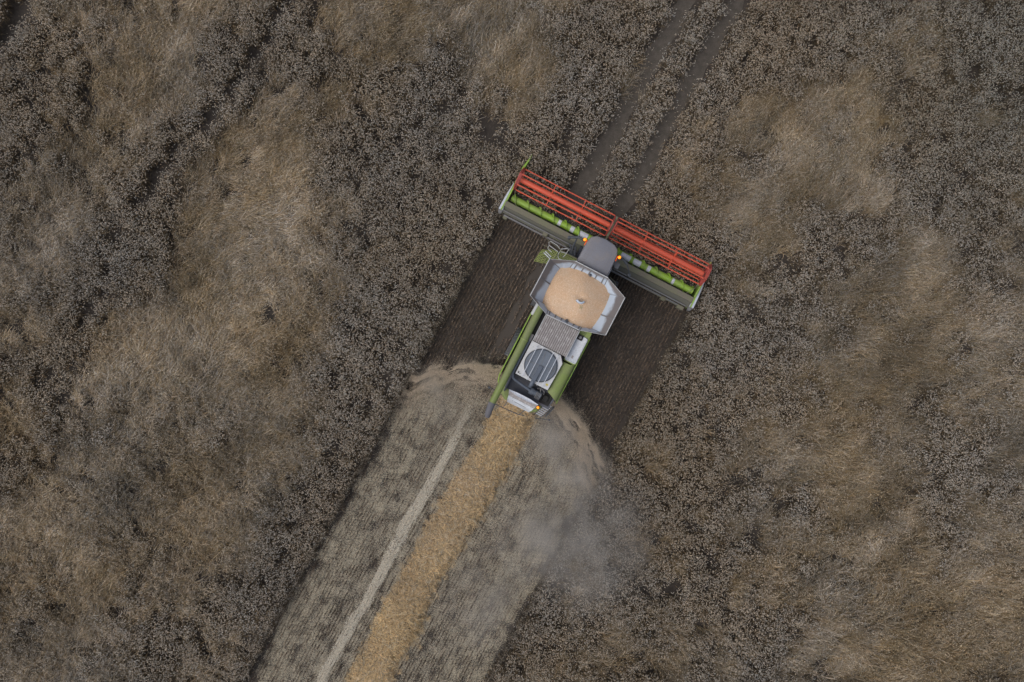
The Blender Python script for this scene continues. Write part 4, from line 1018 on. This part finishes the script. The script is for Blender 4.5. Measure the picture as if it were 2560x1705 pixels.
# reel: two halves, six bats each, half a step apart
VR, ZR, RR_ = 4.02, 1.32, 0.47
reel = MB(); reel.tube([(-4.27, VR, ZR), (-0.03, VR, ZR)], 0.12, 20); rl = H('reel', reel, 'red', smooth=True)
for (u0, u1, ph, spi) in ((-4.30, -0.02, 13, (-2.84, -1.41)), (0.20, 4.50, 2, (1.58, 3.02))):
    if u0 > 0:
        q = MB(); q.tube([(u0 + 0.03, VR, ZR), (u1 - 0.03, VR, ZR)], 0.12, 20); H('reel_tube', q, 'red', rl, smooth=True)
    angs = [math.radians(ph + 60 * k) for k in range(6)]
    for a in angs:
        y_, z_ = VR + RR_ * math.cos(a), ZR + RR_ * math.sin(a)
        q = MB(); q.tube([(u0, y_, z_), (u1, y_, z_)], 0.026, 8)
        for k in range(int((u1 - u0) / 0.155)):
            uu = u0 + 0.08 + k * 0.155; q.bar((uu, y_, z_ - 0.02), (uu, y_ - 0.03, z_ - 0.22), 0.008, 0.008)
        H('reel_bat', q, 'red', rl, smooth=True)
    for uu, th_, mt in ((u0 - 0.03, 0.02, 'darkred'), (u1 + 0.03, 0.02, 'darkred'), (spi[0], 0.025, 'red'), (spi[1], 0.025, 'red')):
        q = MB()
        for k in range(6):
            a, c_ = angs[k], angs[(k + 1) % 6]
            q.bar((uu, VR + 0.09 * math.cos(a), ZR + 0.09 * math.sin(a)), (uu, VR + RR_ * math.cos(a), ZR + RR_ * math.sin(a)), 0.035, th_)
            if mt == 'darkred': q.bar((uu, VR + RR_ * math.cos(a), ZR + RR_ * math.sin(a)), (uu, VR + RR_ * math.cos(c_), ZR + RR_ * math.sin(c_)), 0.05, th_)
        H('reel_spider', q, mt, rl)
    ee = u0 - 0.09 if u0 < 0 else u1 + 0.09
    q = MB(); R2 = RR_ + 0.03
    ring = [(VR + R2 * math.cos(math.radians(60 * k + ph)), ZR + R2 * math.sin(math.radians(60 * k + ph))) for k in range(6)]
    for k in range(6):
        a, c_ = ring[k], ring[(k + 1) % 6]; q.bar((ee, a[0], a[1]), (ee, c_[0], c_[1]), 0.05, 0.07)
    q.bar((ee, ring[0][0], ring[0][1]), (ee, ring[3][0], ring[3][1]), 0.05, 0.06)
    H('reel_end_ring', q, 'darkred', rl)
q = MB(); q.bar((0.09, 2.98, 1.14), (0.09, 3.5, 1.55), 0.07, 0.08); q.bar((0.09, 3.5, 1.55), (0.09, 4.46, 1.50), 0.09, 0.09); H('reel_arm', q, 'drab', rl, bevel=0.012)
for uu in (-4.43, 4.63):
    q = MB(); q.bar((uu, 3.0, 1.12), (uu, 4.05, 1.36), 0.05, 0.09); H('reel_arm', q, 'lime', rl, bevel=0.01)

# ------------------------------------------------------------------ grain heap lying in the tank
def flapz(a, b_):
    return max(3.43 + 0.92 * (abs(a) - 1.0) / 0.63, 3.43 + 0.62 * (b_ - 1.15) / 0.45, 3.43 + 0.62 * (-0.42 - b_) / 0.31)
def heapz(a, b_):
    return 4.06 - 0.34 * (abs(a) / 1.15) ** 2.2 - 0.22 * (abs(b_ - 0.38) / 0.95) ** 2.2 + 0.012 * math.sin(5 * a + 2 * b_) - 0.05 * math.exp(-((a - 0.1) ** 2 + (b_ - 0.42) ** 2) / 0.02) + 0.05 * math.exp(-((a - 0.17) ** 2 + (b_ - 0.33) ** 2) / 0.008)
gm = MB(); NR, NA = 30, 96; vs = [(0, 0.38, heapz(0, 0.38))]; fs = []
for k in range(NA):
    a = 2 * math.pi * k / NA; r_ = 0.2
    while r_ < 2 and heapz(r_ * math.cos(a), 0.38 + r_ * math.sin(a)) > flapz(r_ * math.cos(a), 0.38 + r_ * math.sin(a)) + 0.028: r_ += 0.004
    for j in range(1, NR + 1):
        q_ = r_ * j / NR; xx, yy = q_ * math.cos(a), 0.38 + q_ * math.sin(a); vs.append((xx, yy, heapz(xx, yy)))
for k in range(NA):
    l_ = (k + 1) % NA; fs.append((0, 1 + k * NR, 1 + l_ * NR))
    for j in range(NR - 1): fs.append((1 + k * NR + j, 1 + k * NR + j + 1, 1 + l_ * NR + j + 1, 1 + l_ * NR + j))
gm.add(vs, fs)
go_ = gm.build('grain_heap', M['grain'], None, smooth=True)
go_.location = (OX, OY, 0); go_.rotation_euler = (0, 0, -TH)
tag(go_, 'heaped orange-beige wheat grain filling the open tank', 'grain')
lf = MB()
for k in range(5):
    a = k * 1.3; lf.plate([(0.31 + 0.0, 0.11, 4.065), (0.31 + 0.06 * math.cos(a), 0.11 + 0.06 * math.sin(a), 4.075), (0.31 + 0.10 * math.cos(a + 0.25), 0.11 + 0.10 * math.sin(a + 0.25), 4.07)], 0.004)
lo = lf.build('plant_scrap', M['olive'])
lo.location = (OX, OY, 0); lo.rotation_euler = (0, 0, -TH)
tag(lo, 'small green scrap of weed lying on the grain heap', 'leaf')

# ------------------------------------------------------------------ chaff thrown out behind
def chaff_cloud(n):
    out = []
    for s in (-1, 1):
        t = rng.beta(1.15, 1.0, n); a = np.abs(1.0 + 3.75 * t)
        vf = np.interp(a, [0.9, 1.4, 2.05, 2.6, 3.2, 3.95, 4.75], [-3.6, -3.52, -3.80, -4.02, -4.52, -5.0, -5.62])
        vf += 0.22 * (fbm(a, a * 0 + (7 if s > 0 else 3), 0.55, 101, 2) - 0.5) * 2
        back = np.abs(rng.exponential(0.24 + 0.36 * t, n)) * (0.4 + 1.3 * fbm(a, a * 0 + s, 0.35, 103, 2)) - np.abs(rng.normal(0, 0.05 + 0.10 * t, n)) - (rng.random(n) < 0.06) * np.abs(rng.normal(0, 0.35, n))
        w = fbm(a * 1.0, back * 2.2 + s * 9, 0.5, 105, 3)
        k = rng.random(n) < np.clip(w * 2.8 - 0.80, 0.04, 1) * np.clip(1.25 - 0.4 * t, 0, 1)
        a, vf, back, t = a[k], vf[k], back[k], t[k]
        z = np.maximum(0.12, (1.05 - 0.75 * t) * (0.6 + 0.6 * rng.random(len(a))) - back * 0.1)
        out.append(np.stack([s * (a + (0.1 if s > 0 else 0)), vf - back, z], 1))
    return np.concatenate(out)
pc = chaff_cloud(190000); n = len(pc)
X, Y = l2w(pc[:, 0], pc[:, 1]); c0 = np.stack([X, Y, pc[:, 2]], 1)
d1 = rng.normal(0, 1, (n, 3)); d1 /= np.linalg.norm(d1, axis=1)[:, None]; d2 = rng.normal(0, 1, (n, 3)); d2 = np.cross(d1, d2); d2 /= np.linalg.norm(d2, axis=1)[:, None]
L_ = rng.uniform(0.008, 0.022, n)[:, None]; W_ = rng.uniform(0.004, 0.008, n)[:, None]
vv = np.stack([c0 + d1 * L_, c0 + d2 * W_, c0 - d1 * L_, c0 - d2 * W_], 1).reshape(-1, 3)
cc = np.array([0.60, 0.50, 0.385]) * (1 + rng.normal(0, 0.15, n))[:, None]
cc = np.concatenate([np.repeat(np.clip(cc, 0.05, 0.8), 4, 0), np.ones((4 * n, 1))], 1)
def chaff_mat():
    m, n_, b_ = new_mat('flying chaff'); a = n_.nodes.new("ShaderNodeAttribute"); a.attribute_name = 'col'
    n_.links.new(a.outputs['Color'], b_.inputs['Base Color']); b_.inputs['Roughness'].default_value = 0.9; return m
me = mesh_np('flying_chaff', vv, np.arange(4 * n).reshape(-1, 4), np.zeros((0, 3)), cc, chaff_mat())
fc = bpy.data.objects.new('flying_chaff', me); COL.objects.link(fc)
tag(fc, 'two beige sprays of chaff thrown out either side behind the combine', 'chaff', 'stuff')

# ------------------------------------------------------------------ dust hanging in the air
def dust(name, label, center, size, blobs, density, col, nscale):
    """box of air in machine directions; density falls off round the given blobs (centre, radii) in metres"""
    me = MB(); a, b_, c_ = (s_ / 2 for s_ in size); me.box(-a, a, -b_, b_, -c_, c_)
    m = bpy.data.materials.new(name); m.use_nodes = True; n_ = m.node_tree; n_.nodes.clear()
    o = n_.nodes.new("ShaderNodeOutputMaterial"); pv = n_.nodes.new("ShaderNodeVolumePrincipled"); n_.links.new(pv.outputs[0], o.inputs['Volume'])
    pv.inputs['Color'].default_value = (*col, 1); pv.inputs['Anisotropy'].default_value = 0.1
    tc = n_.nodes.new("ShaderNodeTexCoord"); acc = None
    for (bc, br, wt) in blobs:
        sb = n_.nodes.new("ShaderNodeVectorMath"); sb.operation = 'SUBTRACT'; n_.links.new(tc.outputs['Object'], sb.inputs[0]); sb.inputs[1].default_value = tuple(bc[i] - center[i] for i in range(3))
        dv = n_.nodes.new("ShaderNodeVectorMath"); dv.operation = 'DIVIDE'; n_.links.new(sb.outputs[0], dv.inputs[0]); dv.inputs[1].default_value = br
        ln = n_.nodes.new("ShaderNodeVectorMath"); ln.operation = 'LENGTH'; n_.links.new(dv.outputs[0], ln.inputs[0])
        w_ = maprange(n_, ln.outputs['Value'], -0.15, 1.0, wt, 0.0)
        if acc is None: acc = w_
        else:
            ad = n_.nodes.new("ShaderNodeMath"); n_.links.new(acc, ad.inputs[0]); n_.links.new(w_, ad.inputs[1]); acc = ad.outputs[0]
    t = noise_node(n_, nscale, 3)
    nz = maprange(n_, t.outputs[0], 0.30, 0.72, 0.05, 1.0)
    mu = n_.nodes.new("ShaderNodeMath"); mu.operation = 'MULTIPLY'; n_.links.new(acc, mu.inputs[0]); n_.links.new(nz, mu.inputs[1])
    m2 = n_.nodes.new("ShaderNodeMath"); m2.operation = 'MULTIPLY'; n_.links.new(mu.outputs[0], m2.inputs[0]); m2.inputs[1].default_value = density
    n_.links.new(m2.outputs[0], pv.inputs['Density'])
    o_ = me.build(name, m); x_, y_ = l2w(center[0], center[1]); o_.location = (x_, y_, center[2]); o_.rotation_euler = (0, 0, -TH)
    return tag(o_, label, 'dust', 'stuff')
dust('dust_cloud', 'grey dust drifting over the cut edge to the right behind the combine', (4.6, -9.7, 1.5), (10.0, 13.8, 2.9),
     [((1.9, -5.0, 1.0), (1.6, 2.0, 1.2), 1.5), ((3.7, -6.0, 1.0), (2.0, 1.9, 1.2), 1.5), ((5.2, -8.4, 1.4), (3.9, 3.9, 1.6), 0.95), ((3.2, -9.3, 1.0), (2.5, 2.9, 1.2), 0.8), ((2.7, -12.6, 0.9), (2.4, 4.0, 1.1), 0.55)], 0.85, (0.82, 0.785, 0.75), 0.75)
dust('dust_cloud', 'thin beige dust round the chaff spray on the left', (-2.9, -5.9, 0.95), (4.6, 5.6, 1.85),
     [((-2.2, -4.3, 0.8), (1.5, 1.1, 0.85), 1.1), ((-3.6, -5.4, 0.6), (1.4, 1.1, 0.8), 1.1), ((-2.7, -6.3, 0.6), (2.1, 2.2, 0.8), 0.75)], 0.85, (0.82, 0.765, 0.69), 1.1)
